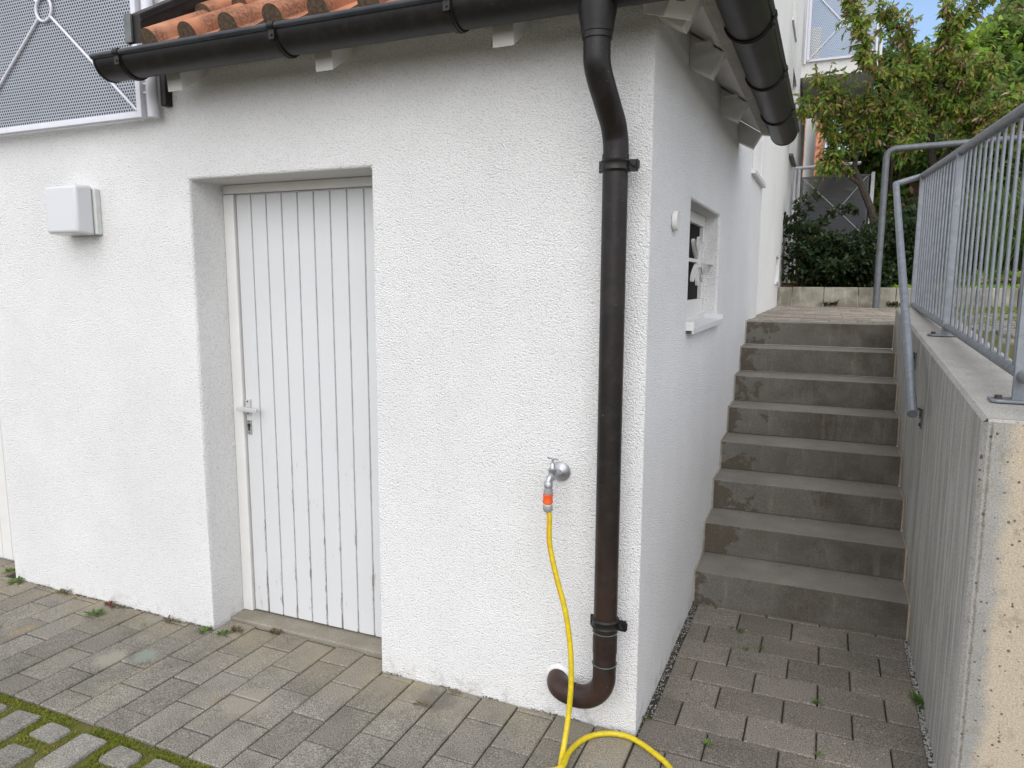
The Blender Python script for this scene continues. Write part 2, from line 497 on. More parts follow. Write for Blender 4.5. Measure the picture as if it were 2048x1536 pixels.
def m_leaf(name, stops, trans=0.35, rough=0.55):
    m = NT(name)
    geo = m.n('ShaderNodeNewGeometry')
    c = m.ramp(geo.outputs['Random Per Island'], stops)
    m.base(c, rough, spec=0.35)
    tl = m.n('ShaderNodeBsdfTranslucent')
    m.l(m.mix(c, (1.0, 0.95, 0.35), 0.25), tl.inputs['Color'])
    ms = m.n('ShaderNodeMixShader')
    ms.inputs[0].default_value = trans
    m.l(m.b.outputs[0], ms.inputs[1])
    m.l(tl.outputs[0], ms.inputs[2])
    m.l(ms.outputs[0], m.out.inputs['Surface'])
    return m.m


M['leaf_peach'] = m_leaf('peach_leaf', [(0.0, (0.04, 0.10, 0.018)), (0.38, (0.12, 0.24, 0.03)), (0.66, (0.27, 0.36, 0.045)), (0.86, (0.31, 0.25, 0.055)), (1.0, (0.20, 0.11, 0.045))], 0.42)
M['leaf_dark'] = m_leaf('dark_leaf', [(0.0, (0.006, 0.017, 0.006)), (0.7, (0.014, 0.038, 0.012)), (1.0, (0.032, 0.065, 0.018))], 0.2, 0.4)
M['leaf_mid'] = m_leaf('mid_leaf', [(0.0, (0.03, 0.075, 0.015)), (0.5, (0.07, 0.15, 0.025)), (1.0, (0.12, 0.22, 0.03))], 0.35)
M['leaf_bright'] = m_leaf('bright_leaf', [(0.0, (0.10, 0.20, 0.02)), (0.5, (0.22, 0.40, 0.035)), (1.0, (0.38, 0.52, 0.05))], 0.45)
M['leaf_dry'] = m_leaf('dry_leaf', [(0.0, (0.12, 0.075, 0.04)), (0.5, (0.27, 0.18, 0.10)), (1.0, (0.42, 0.32, 0.20))], 0.2)
M['needle'] = m_leaf('needle', [(0.0, (0.015, 0.04, 0.02)), (1.0, (0.05, 0.095, 0.045))], 0.15)
M['grass'] = m_leaf('grass_blade', [(0.0, (0.06, 0.11, 0.012)), (0.5, (0.17, 0.235, 0.02)), (0.8, (0.29, 0.27, 0.04)), (1.0, (0.24, 0.15, 0.06))], 0.35)
M['weed'] = m_leaf('weed_leaf', [(0.0, (0.03, 0.085, 0.015)), (1.0, (0.11, 0.20, 0.03))], 0.3)
M['weed_brown'] = m_leaf('weed_brown', [(0.0, (0.05, 0.04, 0.02)), (1.0, (0.16, 0.13, 0.06))], 0.2)
M['weed_red'] = m_leaf('weed_red', [(0.0, (0.07, 0.015, 0.015)), (1.0, (0.20, 0.06, 0.04))], 0.2)
M['bark'] = simple('bark', (0.055, 0.042, 0.033), 0.9, ns=1, var=0.5, nscale=40, bump=0.01)
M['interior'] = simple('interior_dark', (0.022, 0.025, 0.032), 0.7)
M['wire'] = simple('wire', (0.02, 0.02, 0.025), 0.6)


# ---------------------------------------------------------------- mesh helpers
class MB:
    def __init__(s):
        s.v = []
        s.f = []
        s.m = []

    def add(s, vs, fs, mi=0):
        o = len(s.v)
        s.v += [tuple(p) for p in vs]
        for f in fs:
            s.f.append([o + i for i in f])
            s.m.append(mi)

    def quad(s, a, b, c, d, mi=0):
        s.add([a, b, c, d], [(0, 1, 2, 3)], mi)

    def box(s, x0, x1, y0, y1, z0, z1, mi=0):
        s.add([(x0, y0, z0), (x1, y0, z0), (x1, y1, z0), (x0, y1, z0), (x0, y0, z1), (x1, y0, z1), (x1, y1, z1), (x0, y1, z1)],
              [(0, 3, 2, 1), (4, 5, 6, 7), (0, 1, 5, 4), (1, 2, 6, 5), (2, 3, 7, 6), (3, 0, 4, 7)], mi)

    def prism(s, pts, ext, mi=0, mi_side=None):
        """polygon of 3-D points extruded by vector ext"""
        n = len(pts)
        e = Vector(ext)
        p = [Vector(q) for q in pts]
        nrm = Vector((0, 0, 0))
        for i in range(n):
            nrm += p[i].cross(p[(i + 1) % n])
        if nrm.dot(e) > 0:
            p.reverse()
        vs = p + [q + e for q in p]
        s.add(vs, [tuple(range(n))], mi)
        o = len(s.v) - 2 * n
        s.f.append([o + n + i for i in reversed(range(n))])
        s.m.append(mi)
        for i in range(n):
            j = (i + 1) % n
            s.f.append([o + j, o + i, o + n + i, o + n + j])
            s.m.append(mi if mi_side is None else mi_side)

    def tube(s, path, rad, seg=12, cap=True, mi=0, matfn=None):
        path = [Vector(p) for p in path]
        n = len(path)
        if not hasattr(rad, '__len__'):
            rad = [rad] * n
        tans = []
        for i in range(n):
            t = path[min(i + 1, n - 1)] - path[max(i - 1, 0)]
            tans.append(t.normalized())
        ref = Vector((0, 0, 1)) if abs(tans[0].z) < 0.9 else Vector((0, 1, 0))
        u = tans[0].cross(ref).normalized()
        o = len(s.v)
        for i in range(n):
            u = (u - tans[i] * u.dot(tans[i])).normalized()
            w_ = tans[i].cross(u)
            for k in range(seg):
                a = 2 * math.pi * k / seg
                s.v.append(tuple(path[i] + (u * math.cos(a) + w_ * math.sin(a)) * rad[i]))
        for i in range(n - 1):
            for k in range(seg):
                k2 = (k + 1) % seg
                s.f.append([o + i * seg + k, o + i * seg + k2, o + (i + 1) * seg + k2, o + (i + 1) * seg + k])
                s.m.append(matfn(i, k) if matfn else mi)
        if cap:
            s.f.append([o + k for k in reversed(range(seg))])
            s.m.append(mi)
            s.f.append([o + (n - 1) * seg + k for k in range(seg)])
            s.m.append(mi)

    def lathe(s, base, axis, prof, seg=24, mi=0):
        """prof: list of (distance along axis, radius)"""
        base = Vector(base)
        ax = Vector(axis).normalized()
        s.tube_prof([(base + ax * d, r) for d, r in prof], ax, seg, mi)

    def tube_prof(s, pr, ax, seg, mi):
        ref = Vector((0, 0, 1)) if abs(ax.z) < 0.9 else Vector((0, 1, 0))
        u = ax.cross(ref).normalized()
        w_ = ax.cross(u)
        o = len(s.v)
        n = len(pr)
        for c, r in pr:
            for k in range(seg):
                a = 2 * math.pi * k / seg
                s.v.append(tuple(c + (u * math.cos(a) + w_ * math.sin(a)) * max(r, 1e-4)))
        for i in range(n - 1):
            for k in range(seg):
                k2 = (k + 1) % seg
                s.f.append([o + i * seg + k, o + i * seg + k2, o + (i + 1) * seg + k2, o + (i + 1) * seg + k])
                s.m.append(mi)
        s.f.append([o + k for k in reversed(range(seg))])
        s.m.append(mi)
        s.f.append([o + (n - 1) * seg + k for k in range(seg)])
        s.m.append(mi)

    def leaf(s, p, d, nrm, L, W, curl=0.0, mi=0, simple_=False):
        d = d.normalized()
        sd_ = d.cross(nrm)
        if sd_.length < 1e-4:
            sd_ = d.orthogonal()
        sd_.normalize()
        up = sd_.cross(d)
        if simple_:
            s.add([p, p + d * L * 0.5 + sd_ * W * 0.5, p + d * L, p + d * L * 0.5 - sd_ * W * 0.5], [(0, 1, 2, 3)], mi)
            return
        a = p + d * L * 0.35 + up * curl * L * 0.25
        b = p + d * L * 0.72 + up * curl * L * 0.1
        e = p + d * L - up * curl * L * 0.35
        s.add([p, a + sd_ * W * 0.5, a - up * W * 0.15, a - sd_ * W * 0.5, b + sd_ * W * 0.42, b - up * W * 0.12, b - sd_ * W * 0.42, e],
              [(0, 1, 2), (0, 2, 3), (1, 4, 5, 2), (2, 5, 6, 3), (4, 7, 5), (5, 7, 6)], mi)

    def build(s, name, mats, parent=None, smooth=False, bevel=0, weld=False, seg=2, recalc=False):
        me = bpy.data.meshes.new(name)
        me.from_pydata(s.v, [], s.f)
        if not hasattr(mats, '__len__'):
            mats = [mats]
        for mm in mats:
            me.materials.append(mm)
        me.polygons.foreach_set('material_index', s.m)
        if weld or recalc:
            bm = bmesh.new()
            bm.from_mesh(me)
            if weld:
                bmesh.ops.remove_doubles(bm, verts=bm.verts, dist=1e-5)
            if recalc:
                bmesh.ops.recalc_face_normals(bm, faces=bm.faces)
            bm.to_mesh(me)
            bm.free()
        if smooth:
            me.shade_smooth()
            try:
                me.set_sharp_from_angle(angle=math.radians(40))
            except Exception:
                pass
        me.update()
        o = bpy.data.objects.new(name, me)
        COL.objects.link(o)
        if parent:
            par(o, parent)
        if bevel:
            b = o.modifiers.new('bevel', 'BEVEL')
            b.width = bevel
            b.segments = seg
            b.limit_method = 'ANGLE'
            b.angle_limit = math.radians(35)
        return o


def par(o, p):
    o.parent = p
    loc = Vector((0, 0, 0))
    q = p
    while q is not None:
        if q.type == 'EMPTY':
            loc = Vector(q.location)
        q = q.parent
    if p.type == 'EMPTY':
        o.matrix_parent_inverse = Matrix.Translation(-loc)


def thing(name, label, cat, loc=(0, 0, 0), group=None):
    o = bpy.data.objects.new(name, None)
    COL.objects.link(o)
    o.empty_display_size = 0.1
    o.location = loc
    o['label'] = label
    o['category'] = cat
    if group:
        o['group'] = group
    return o


def tag(o, label, cat, group=None, kind=None):
    o['label'] = label
    o['category'] = cat
    if group:
        o['group'] = group
    if kind:
        o['kind'] = kind
    return o


def struct(o):
    o['kind'] = 'structure'
    return o


def arc(c, a, b, r, t0, t1, n=10):
    """points c + r(cos t * a + sin t * b)"""
    c, a, b = Vector(c), Vector(a), Vector(b)
    return [c + (a * math.cos(t0 + (t1 - t0) * i / n) + b * math.sin(t0 + (t1 - t0) * i / n)) * r for i in range(n + 1)]


def smooth_path(pts, n=8):
    pts = [Vector(p) for p in pts]
    out = []
    P = [pts[0]] + pts + [pts[-1]]
    for i in range(1, len(P) - 2):
        for k in range(n):
            t = k / n
            a, b, c, d = P[i - 1], P[i], P[i + 1], P[i + 2]
            out.append(0.5 * ((2 * b) + (c - a) * t + (2 * a - 5 * b + 4 * c - d) * t * t + (3 * b - a - 3 * c + d) * t ** 3))
    out.append(pts[-1])
    return out


# ================================================================ GROUND
RISE, TREAD, Y1, W1 = 0.17, 0.2876, 1.2265, 0.984
mb = MB()
for (x0, x1, y0, y1, z) in ((-60, 60, -60, 0.001, -0.014), (-60, -3.4, 0.001, 30, -0.014), (-3.4, -2.0, 0.001, 0.3, -0.0145), (-2.0, -0.06, 0.001, 0.3, -0.014), (-0.06, 1.0, 0.001, 1.6, -0.014)):
    mb.quad((x0, y0, z), (x1, y0, z), (x1, y1, z), (x0, y1, z))
struct(mb.build('ground', M['joint']))


def paver(mb, x0, x1, y0, y1, z, ch=0.004, jit=0.0015, mi=0, zf=None):
    dz = U(-jit, jit)
    tx, ty = U(-0.011, 0.011), U(-0.011, 0.011)
    cx, cy = (x0 + x1) / 2, (y0 + y1) / 2

    def zz(x, y):
        return (zf(x, y) if zf else z) + dz + tx * (x - cx) + ty * (y - cy)
    x0, x1, y0, y1 = x0 + U(0, .0012), x1 - U(0, .0012), y0 + U(0, .0015), y1 - U(0, .0015)
    o = [(x0, y0), (x1, y0), (x1, y1), (x0, y1)]
    i = [(x0 + ch, y0 + ch), (x1 - ch, y0 + ch), (x1 - ch, y1 - ch), (x0 + ch, y1 - ch)]
    vs = [(x, y, zz(x, y) - 0.05) for x, y in o] + [(x, y, zz(x, y) - ch) for x, y in o] + [(x, y, zz(x, y)) for x, y in i]
    fs = [(8, 9, 10, 11)]
    for k in range(4):
        k2 = (k + 1) % 4
        fs += [(k, k2, 4 + k2, 4 + k), (4 + k, 4 + k2, 8 + k2, 8 + k)]
    mb.add(vs, fs, mi)


def old_paver(mb, x0, x1, y0, y1, z, mi=0, zf=None, r=0.028):
    cx, cy = (x0 + x1) / 2, (y0 + y1) / 2
    hx, hy = (x1 - x0) / 2, (y1 - y0) / 2
    rot = U(-0.05, 0.05)
    dz = U(-0.004, 0.004)
    pts = []
    for q in range(4):
        sx_, sy_ = ((1, 1), (-1, 1), (-1, -1), (1, -1))[q]
        rr = r * U(0.7, 1.5)
        for k in range(4):
            a = math.pi / 2 * (q + k / 3)
            px_ = sx_ * (hx - rr) + rr * math.cos(a)
            py_ = sy_ * (hy - rr) + rr * math.sin(a)
            j = U(0.96, 1.03)
            pts.append((px_ * j, py_ * j))
    n = len(pts)
    cr_, sr_ = math.cos(rot), math.sin(rot)

    def P(x, y, dz_):
        X = cx + x * cr_ - y * sr_
        Y = cy + x * sr_ + y * cr_
        return (X, Y, (zf(X, Y) if zf else z) + dz + dz_)
    vs = [P(x, y, -0.05) for x, y in pts] + [P(x, y, -0.007) for x, y in pts] + [P(x * 0.93, y * 0.94, 0) for x, y in pts]
    fs = [tuple(range(2 * n, 3 * n))]
    for k in range(n):
        k2 = (k + 1) % n
        fs += [(k, k2, n + k2, n + k), (n + k, n + k2, 2 * n + k2, 2 * n + k)]
    mb.add(vs, fs, mi)


YB = -0.755
g_ = 0.0022
mb = MB()
PW = 0.1572
for k in range(-22, 17):
    xa = -2.51 + k * PW
    xb = xa + PW
    if xa < -0.05:
        ymax = 0.0
        if xb < -3.51:
            ymax = 0.165
        elif xa > -2.09 and xb < -1.05:
            ymax = 0.100
        elif xa < -3.51:
            ymax = 0.0
    else:
        continue
    ph = -0.634 if k % 2 == 0 else -0.515
    y = ph - 0.24 * 3
    while y < ymax:
        a, b = max(y, YB), min(y + 0.24, ymax)
        if b - a > 0.02:
            paver(mb, xa + g_ + U(0, 0.001), xb - g_ - U(0, 0.001), a + g_, b - g_ - U(0, 0.002), 0.0, jit=0.0022)
        y += 0.24
struct(mb.build('forecourt_paving', M['pave']))
mb = MB()
rows = [1.19, 0.99, 0.81, 0.632, 0.462, 0.290, 0.118, -0.055]
while rows[-1] > -0.7:
    rows.append(rows[-1] - 0.173)
rows = [1.2255] + rows
for i in range(len(rows) - 1):
    yb, ya = rows[i], max(rows[i + 1], YB)
    if yb - ya < 0.02:
        continue
    ph = 0.122 if i % 2 == 0 else 0.0
    x = ph - 0.245
    xm = 0.974 if ya > 0 else 3.2
    xl_ = 0.030 if ya > -0.02 else 0.008
    while x < xm:
        a, b = max(x, xl_), min(x + 0.245, xm)
        if b - a > 0.02:
            paver(mb, a + g_, b - g_, ya + g_, yb - g_, 0.0, jit=0.002)
        x += 0.245
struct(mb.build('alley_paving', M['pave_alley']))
# old, wide-jointed stones near the camera
joints = []
mb = MB()
mg = MB()
mg.quad((-7.5, -3.6, -0.0135), (3.4, -3.6, -0.0135), (3.4, YB, -0.0135), (-7.5, YB, -0.0135))
struct(mg.build('mossy_ground', M['moss_soil']))
x = -1.684 - 0.182 * 24 - 0.03
col = 0
while x < 3.2:
    wd = 0.182
    y = YB - 0.040 - U(0, 0.012)
    nn_ = col
    while y > -3.5:
        L = 0.088 if nn_ % 2 == 0 else random.choice((0.17, 0.2))
        nn_ += 1
        old_paver(mb, x + 0.028 + U(-.004, .004), x + wd - 0.028 + U(-.004, .004), y - L, y, -0.002, r=0.015)
        joints.append((x, x + wd, y - L - 0.02, 0))
        joints.append((x, y - L, y, 1))
        y -= L + U(0.040, 0.055)
    x += wd
    col += 1
struct(mb.build('old_paving', M['pave_old']))
# moss and short grass in those joints
mb = MB()


def blade(mb, x, y, z, h, mi=0):
    a = U(0, 6.283)
    d = Vector((math.cos(a), math.sin(a), U(0.5, 2.2)))
    mb.leaf(Vector((x, y, z)), d, Vector((math.sin(a), -math.cos(a), 0.3)), h, h * U(0.18, 0.4), simple_=True, mi=mi)


for j in joints:
    if j[3] == 0:
        x0, x1, yc = j[0], j[1], j[2]
        area = [(U(x0, x1), yc + random.gauss(0, 0.016)) for _ in range(340)]
    else:
        xc, y0, y1 = j[0], j[1], j[2]
        area = [(xc + random.gauss(0, 0.016), U(y0, y1)) for _ in range(340)]
    for (X, Y) in area:
        if Y < -1.5 or X < -3.4 or X > -0.6:
            continue
        dens = mnoise.noise(Vector((X * 4.5, Y * 4.5, 1.0))) + 0.85
        if rnd() < dens:
            blade(mb, X, Y, -0.014, U(0.006, 0.017))
for i in range(12000):   # along the seam with the tighter stones
    X = U(-3.3, -0.9)
    Y = YB - 0.022 + random.gauss(0, 0.012)
    if rnd() < mnoise.noise(Vector((X * 6, 2, 1.0))) * 1.2 + 0.62:
        blade(mb, X, Y, -0.014, U(0.006, 0.019))
tag(mb.build('moss', M['grass']), 'yellow green moss and short grass filling the wide joints of the old paving', 'moss', kind='stuff')
# thin moss in the tight joints
mb = MB()
for i in range(5200):
    k = random.randint(-8, 14)
    X = -2.51 + k * PW + random.gauss(0, 0.0022)
    Y = U(YB, 0)
    if mnoise.noise(Vector((X * 2.6, Y * 3.2, 4))) > 0.12:
        blade(mb, X, Y, -0.006, U(0.004, 0.010))
for i in range(2200):
    X = U(-3.5, -2.05) if rnd() < 0.65 else U(-1.1, -0.05)
    Y = -abs(random.gauss(0, 0.008))
    if mnoise.noise(Vector((X * 5, 7, 4))) > -0.05:
        blade(mb, X, Y, -0.004, U(0.004, 0.012), mi=1)
tag(mb.build('joint_moss', [M['grass'], M['weed_brown']]), 'sparse moss growing in the narrow joints of the forecourt paving', 'moss', kind='stuff')
# gravel seams at both sides of the alley
mb = MB()


def pebble(mb, p, r, mi=0):
    pts = []
    for a in range(6):
        t = a / 6 * 6.283
        pts.append((p[0] + r * math.cos(t) * U(0.7, 1.2), p[1] + r * math.sin(t) * U(0.7, 1.2), p[2]))
    top = (p[0], p[1], p[2] + r * U(0.5, 0.9))
    mb.add(pts + [top], [(i, (i + 1) % 6, 6) for i in range(6)], mi)


for i in range(1500):
    pebble(mb, (U(0.002, 0.030), U(0.02, 1.22), -0.010), U(0.002, 0.005), 0 if rnd() < 0.25 else 1)
for i in range(1300):
    pebble(mb, (U(0.972, 0.996), U(0.0, 1.22), -0.009), U(0.002, 0.006), 0 if rnd() < 0.8 else 1)
tag(mb.build('gravel_seam', [M['gravel'], M['joint']]), 'loose gravel in the narrow gaps beside both alley walls', 'gravel', kind='stuff')

# ================================================================ STAIRS
st = thing('concrete_staircase', 'eight grey concrete steps rising between the white side wall and the retaining wall', 'stairs', (0.5, Y1, 0))
for i in range(8):
    mb = MB()
    y0 = Y1 + i * TREAD
    z1 = (i + 1) * RISE
    z0 = z1 - RISE + (0.005 if i else -0.03)
    depth = TREAD + 0.03 if i < 7 else 0.16
    xl, xr = -0.01, W1
    nseg = 90
    prev = None
    for q in range(nseg + 1):
        x = xl + (xr - xl) * q / nseg
        n1 = mnoise.noise(Vector((x * 9, i * 3.1, 0))) * 0.0015 + mnoise.noise(Vector((x * 45, i * 5.3, 2))) * 0.0015
        chip_ = max(0, mnoise.noise(Vector((x * 14, i * 7.7, 5))) - 0.42) * 0.030
        c_ = 0.0045 + chip_ + abs(n1)
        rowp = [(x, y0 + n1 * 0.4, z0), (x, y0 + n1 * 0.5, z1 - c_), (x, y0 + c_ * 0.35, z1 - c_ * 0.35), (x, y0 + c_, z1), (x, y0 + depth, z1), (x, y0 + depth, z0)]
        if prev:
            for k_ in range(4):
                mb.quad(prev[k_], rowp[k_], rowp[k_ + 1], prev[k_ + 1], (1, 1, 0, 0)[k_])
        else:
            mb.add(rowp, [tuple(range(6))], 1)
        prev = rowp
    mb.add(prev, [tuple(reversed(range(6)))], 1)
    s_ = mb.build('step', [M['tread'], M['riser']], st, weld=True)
    mb = MB()   # rough mortar between block and retaining wall
    y = y0 - 0.004
    mb.box(W1 + 0.0005, 0.9955, y, y0 + TREAD, z0, z1 - 0.003)
    mb.build('mortar_joint', M['mortar'], s_, bevel=0.004)
    if i < 8:   # plaster seam on the house side
        mb = MB()
        mb.tube([(0.004, y0 - 0.004, z1 - RISE + 0.006), (0.004, y0 - 0.004, z1 + 0.003), (0.004, y0 + TREAD - 0.006, z1 + 0.003)], 0.0055, 8)
        mb.build('plaster_seam', M['kerb'], s_, smooth=True)

# grit, paint crumbs and small leaves lying about
mb = MB()
for i in range(150):
    pebble(mb, (U(0.04, 0.96), U(-0.6, 1.2), 0.0015), U(0.0012, 0.0035), 0 if rnd() < 0.55 else 1)
for i in range(160):
    pebble(mb, (U(-3.4, 0), -abs(random.gauss(0, 0.25)) - 0.005, 0.0015), U(0.001, 0.003), 0 if rnd() < 0.5 else 1)
for i in range(8):
    for k in range(22):
        yy = Y1 + i * TREAD + TREAD - abs(random.gauss(0, 0.06))
        if yy > Y1 + i * TREAD + 0.01:
            pebble(mb, (U(0.01, 0.97), yy, (i + 1) * RISE), U(0.001, 0.004), 0 if rnd() < 0.3 else 1)
for i in range(26):
    st_ = random.randint(0, 7)
    p = Vector((U(0.5, 0.97), Y1 + st_ * TREAD + TREAD - U(0.01, 0.12), (st_ + 1) * RISE + 0.002))
    mb.leaf(p, Vector((U(-1, 1), U(-1, 1), 0.1)), Vector((0, 0, 1)), U(0.008, 0.02), U(0.004, 0.008), 0.4, 2)
tag(mb.build('grit', [M['gravel'], M['joint'], M['leaf_dry']]), 'pale grit, paint crumbs and leaf bits scattered on the steps and paving', 'grit', kind='stuff')

# ================================================================ RETAINING WALL
XR = 0.9955


def ztop(y):
    return 1.2585 + 0.0665 * y


rw = thing('retaining_wall', 'board marked grey concrete retaining wall with a pitted beige front face', 'wall', (1.1, 0, 0))
mb = MB()
ny = 24
for i in range(ny):
    ya, yb = 3.3 * i / ny + 0.012, 3.3 * (i + 1) / ny + 0.012
    mb.quad((XR, ya, -0.05), (XR, ya, ztop(ya) - 0.012), (XR, yb, ztop(yb) - 0.012), (XR, yb, -0.05), 0)
    mb.quad((XR, ya, ztop(ya) - 0.012), (XR + 0.012, ya, ztop(ya)), (XR + 0.012, yb, ztop(yb)), (XR, yb, ztop(yb) - 0.012), 1)
    mb.quad((XR + 0.012, ya, ztop(ya)), (1.275, ya, ztop(ya)), (1.275, yb, ztop(yb)), (XR + 0.012, yb, ztop(yb)), 1)
    mb.quad((1.275, ya, 0.9), (1.275, yb, 0.9), (1.275, yb, ztop(yb)), (1.275, ya, ztop(ya)), 0)
yb = 3.312
mb.quad((XR, yb, 0.5), (XR, yb, ztop(yb) - 0.012), (1.275, yb, ztop(yb)), (1.275, yb, 0.5), 0)
# corner chamfer, front face (continues to the right as the terrace front)
mb.quad((XR + 0.012, 0, -0.05), (XR + 0.012, 0, ztop(0) - 0.008), (XR, 0.012, ztop(0) - 0.012), (XR, 0.012, -0.05), 2)
mb.quad((XR + 0.012, 0, -0.05), (4.5, 0, -0.05), (4.5, 0, ztop(0) - 0.008), (XR + 0.012, 0, ztop(0) - 0.008), 2)
mb.quad((XR + 0.012, 0, ztop(0) - 0.008), (4.5, 0, ztop(0) - 0.008), (4.5, 0.012, ztop(0)), (XR + 0.012, 0.012, ztop(0)), 1)
mb.quad((1.275, 0.012, ztop(0)), (4.5, 0.012, ztop(0)), (4.5, 0.26, ztop(0)), (1.275, 0.26, ztop(0)), 1)
mb.quad((1.275, 0.26, 0.9), (1.275, 0.26, ztop(0)), (4.5, 0.26, ztop(0)), (4.5, 0.26, 0.9), 0)
mb.build('wall', [M['wall_side'], M['wall_top'], M['wall_front']], rw, weld=True)

# ================================================================ UPPER LEVEL GROUND
ZL = 1.36


def zter(x, y):
    return max(1.235 + 0.0665 * min(y, 2.2), 1.235) if y < 2.2 else 1.381 - 0.021 * min(1, (y - 2.2) / 1.5)


mb = MB()
N = 14
for i in range(N):
    for j in range(10):
        y0, y1 = 0.26 + (7.2 - 0.26) * i / N, 0.26 + (7.2 - 0.26) * (i + 1) / N
        x0, x1 = 1.27 + 6.7 * j / 10, 1.27 + 6.7 * (j + 1) / 10
        mb.quad(*[(a, b, zter(a, b) - 0.016) for a, b in ((x0, y0), (x1, y0), (x1, y1), (x0, y1))])
struct(mb.build('terrace_ground', M['moss_soil'], weld=True))
mb = MB()
mb.quad((-0.06, 3.3, ZL - 0.012), (1.275, 3.3, ZL - 0.012), (1.275, 7.2, ZL - 0.012), (-0.06, 7.2, ZL - 0.012))
struct(mb.build('landing_ground', M['joint']))
mb = MB()
y = 3.402
r_ = 0
while y < 7.15:
    x = -0.03 - (0.1 if r_ % 2 else 0)
    while x < 1.27:
        L = 0.2
        a, b = max(x, -0.028), min(x + L, 1.272)
        if b - a > 0.02:
            paver(mb, a + 0.004, b - 0.004, y + 0.004, min(y + 0.10, 7.19) - 0.004, ZL, jit=0.004)
        x += L
    y += 0.10
    r_ += 1
struct(mb.build('landing_paving', M['pave_top']))
mb = MB()
y = 0.3
while y < 7.0:
    x = 1.29 + U(-0.05, 0)
    while x < 4.6:
        L = random.choice((0.1, 0.17, 0.2))
        if 1.28 < x:
            old_paver(mb, x + 0.01, x + L - 0.012, y, y + 0.115, 0, zf=zter, r=0.02)
        x += L + 0.02
    y += 0.145
struct(mb.build('terrace_paving', M['pave_old']))
mb = MB()
for i in range(14000):
    X, Y = U(1.28, 4.2), U(1.2, 7.1)
    n_ = mnoise.noise(Vector((X * 1.7, Y * 1.7, 9)))
    near = max(0, (Y - 5.2) / 2)
    if n_ + near * 0.9 > 0.28:
        blade(mb, X, Y, zter(X, Y) - 0.01, U(0.015, 0.05) + 0.03 * near)
tag(mb.build('terrace_grass', M['grass']), 'patchy grass and moss between the paving stones behind the railing', 'grass', kind='stuff')

# kerb of upright slabs at the end of the landing
kb = thing('garden_kerb', 'low kerb of upright concrete slabs in front of the dark hedge', 'kerb', (0.7, 7.2, ZL))
x = -0.03
wid = [0.17, 0.36, 0.38] + [0.40] * 18
for w_ in wid:
    mb = MB()
    mb.box(x + 0.003, x + w_ - 0.003, 7.2, 7.27, ZL - 0.05, 1.597 + U(-0.003, 0.003))
    mb.build('slab', M['kerb'], kb, bevel=0.006)
    x += w_


# hillside
def hz(x, y):
    def sm(t):
        t = max(0, min(1, t))
        return t * t * (3 - 2 * t)
    base = 1.57 + 0.21 * max(0, min(y, 15) - 8.6)
    side = 1.0 * max(0, min(x - 0.7, 3.3)) * sm((y - 8.2) / 5.0) + 1.25 * sm((x + 0.15) / 0.6) * sm((y - 9) / 4)
    n_ = mnoise.noise(Vector((x * 0.7, y * 0.7, 0))) * 0.35 + mnoise.noise(Vector((x * 2.1, y * 2.1, 3))) * 0.12
    k = sm((y - 7.4) / 1.5)
    return base + side + n_ * k


mb = MB()
nx, ny = 60, 56
P_ = [[None] * (ny + 1) for _ in range(nx + 1)]
for i in range(nx + 1):
    for j in range(ny + 1):
        X = -0.04 + 16 * (i / nx) ** 1.3
        Y = 7.27 + 24 * (j / ny) ** 1.5
        P_[i][j] = (X, Y, hz(X, Y))
for i in range(nx):
    for j in range(ny):
        mb.quad(P_[i][j], P_[i + 1][j], P_[i + 1][j + 1], P_[i][j + 1])
struct(mb.build('hillside', M['earth'], weld=True, smooth=True))
mb = MB()
mb.quad((-60, 31, 1.5), (60, 31, 1.5), (60, 120, 1.5), (-60, 120, 1.5))
mb.quad((16, -60, -0.02), (60, -60, -0.02), (60, 31, 1.5), (16, 31, 1.5))
struct(mb.build('far_ground', M['earth']))
mb = MB()
mb.quad((-12, 10.2, 1.5), (-0.04, 10.2, 1.5), (-0.04, 31, 1.5), (-12, 31, 1.5))
struct(mb.build('back_garden_ground', M['earth']))

# ================================================================ HOUSE
house = thing('plastered_house', 'white rough plastered house with a small tiled lean-to roof and dark gutters', 'house', (-2, 2, 0))


def grid_wall(mb, us, vs, skip, fn, depth=0.2, mi=0, mi_rev=0, reveal=True):
    """fn(u, v, d) -> point, d = depth into the wall. skip = set of (i, j) holes"""
    nu, nv = len(us) - 1, len(vs) - 1
    for i in range(nu):
        for j in range(nv):
            if (i, j) in skip:
                continue
            a, b, c, d = fn(us[i], vs[j], 0), fn(us[i + 1], vs[j], 0), fn(us[i + 1], vs[j + 1], 0), fn(us[i], vs[j + 1], 0)
            mb.quad(a, b, c, d, mi)
    if not reveal:
        return
    for (i, j) in skip:
        if reveal is not True and (i, j) not in reveal:
            continue
        dd = depth[(i, j)] if isinstance(depth, dict) else depth
        u0, u1, v0, v1 = us[i], us[i + 1], vs[j], vs[j + 1]
        for (p, q, nb) in (((u0, v1), (u0, v0), (i - 1, j)), ((u1, v0), (u1, v1), (i + 1, j)), ((u0, v0), (u1, v0), (i, j - 1)), ((u1, v1), (u0, v1), (i, j + 1))):
            if nb in skip:
                continue
            mb.quad(fn(p[0], p[1], 0), fn(q[0], q[1], 0), fn(q[0], q[1], dd), fn(p[0], p[1], dd), mi_rev)


TOP = 7.5
mb = MB()
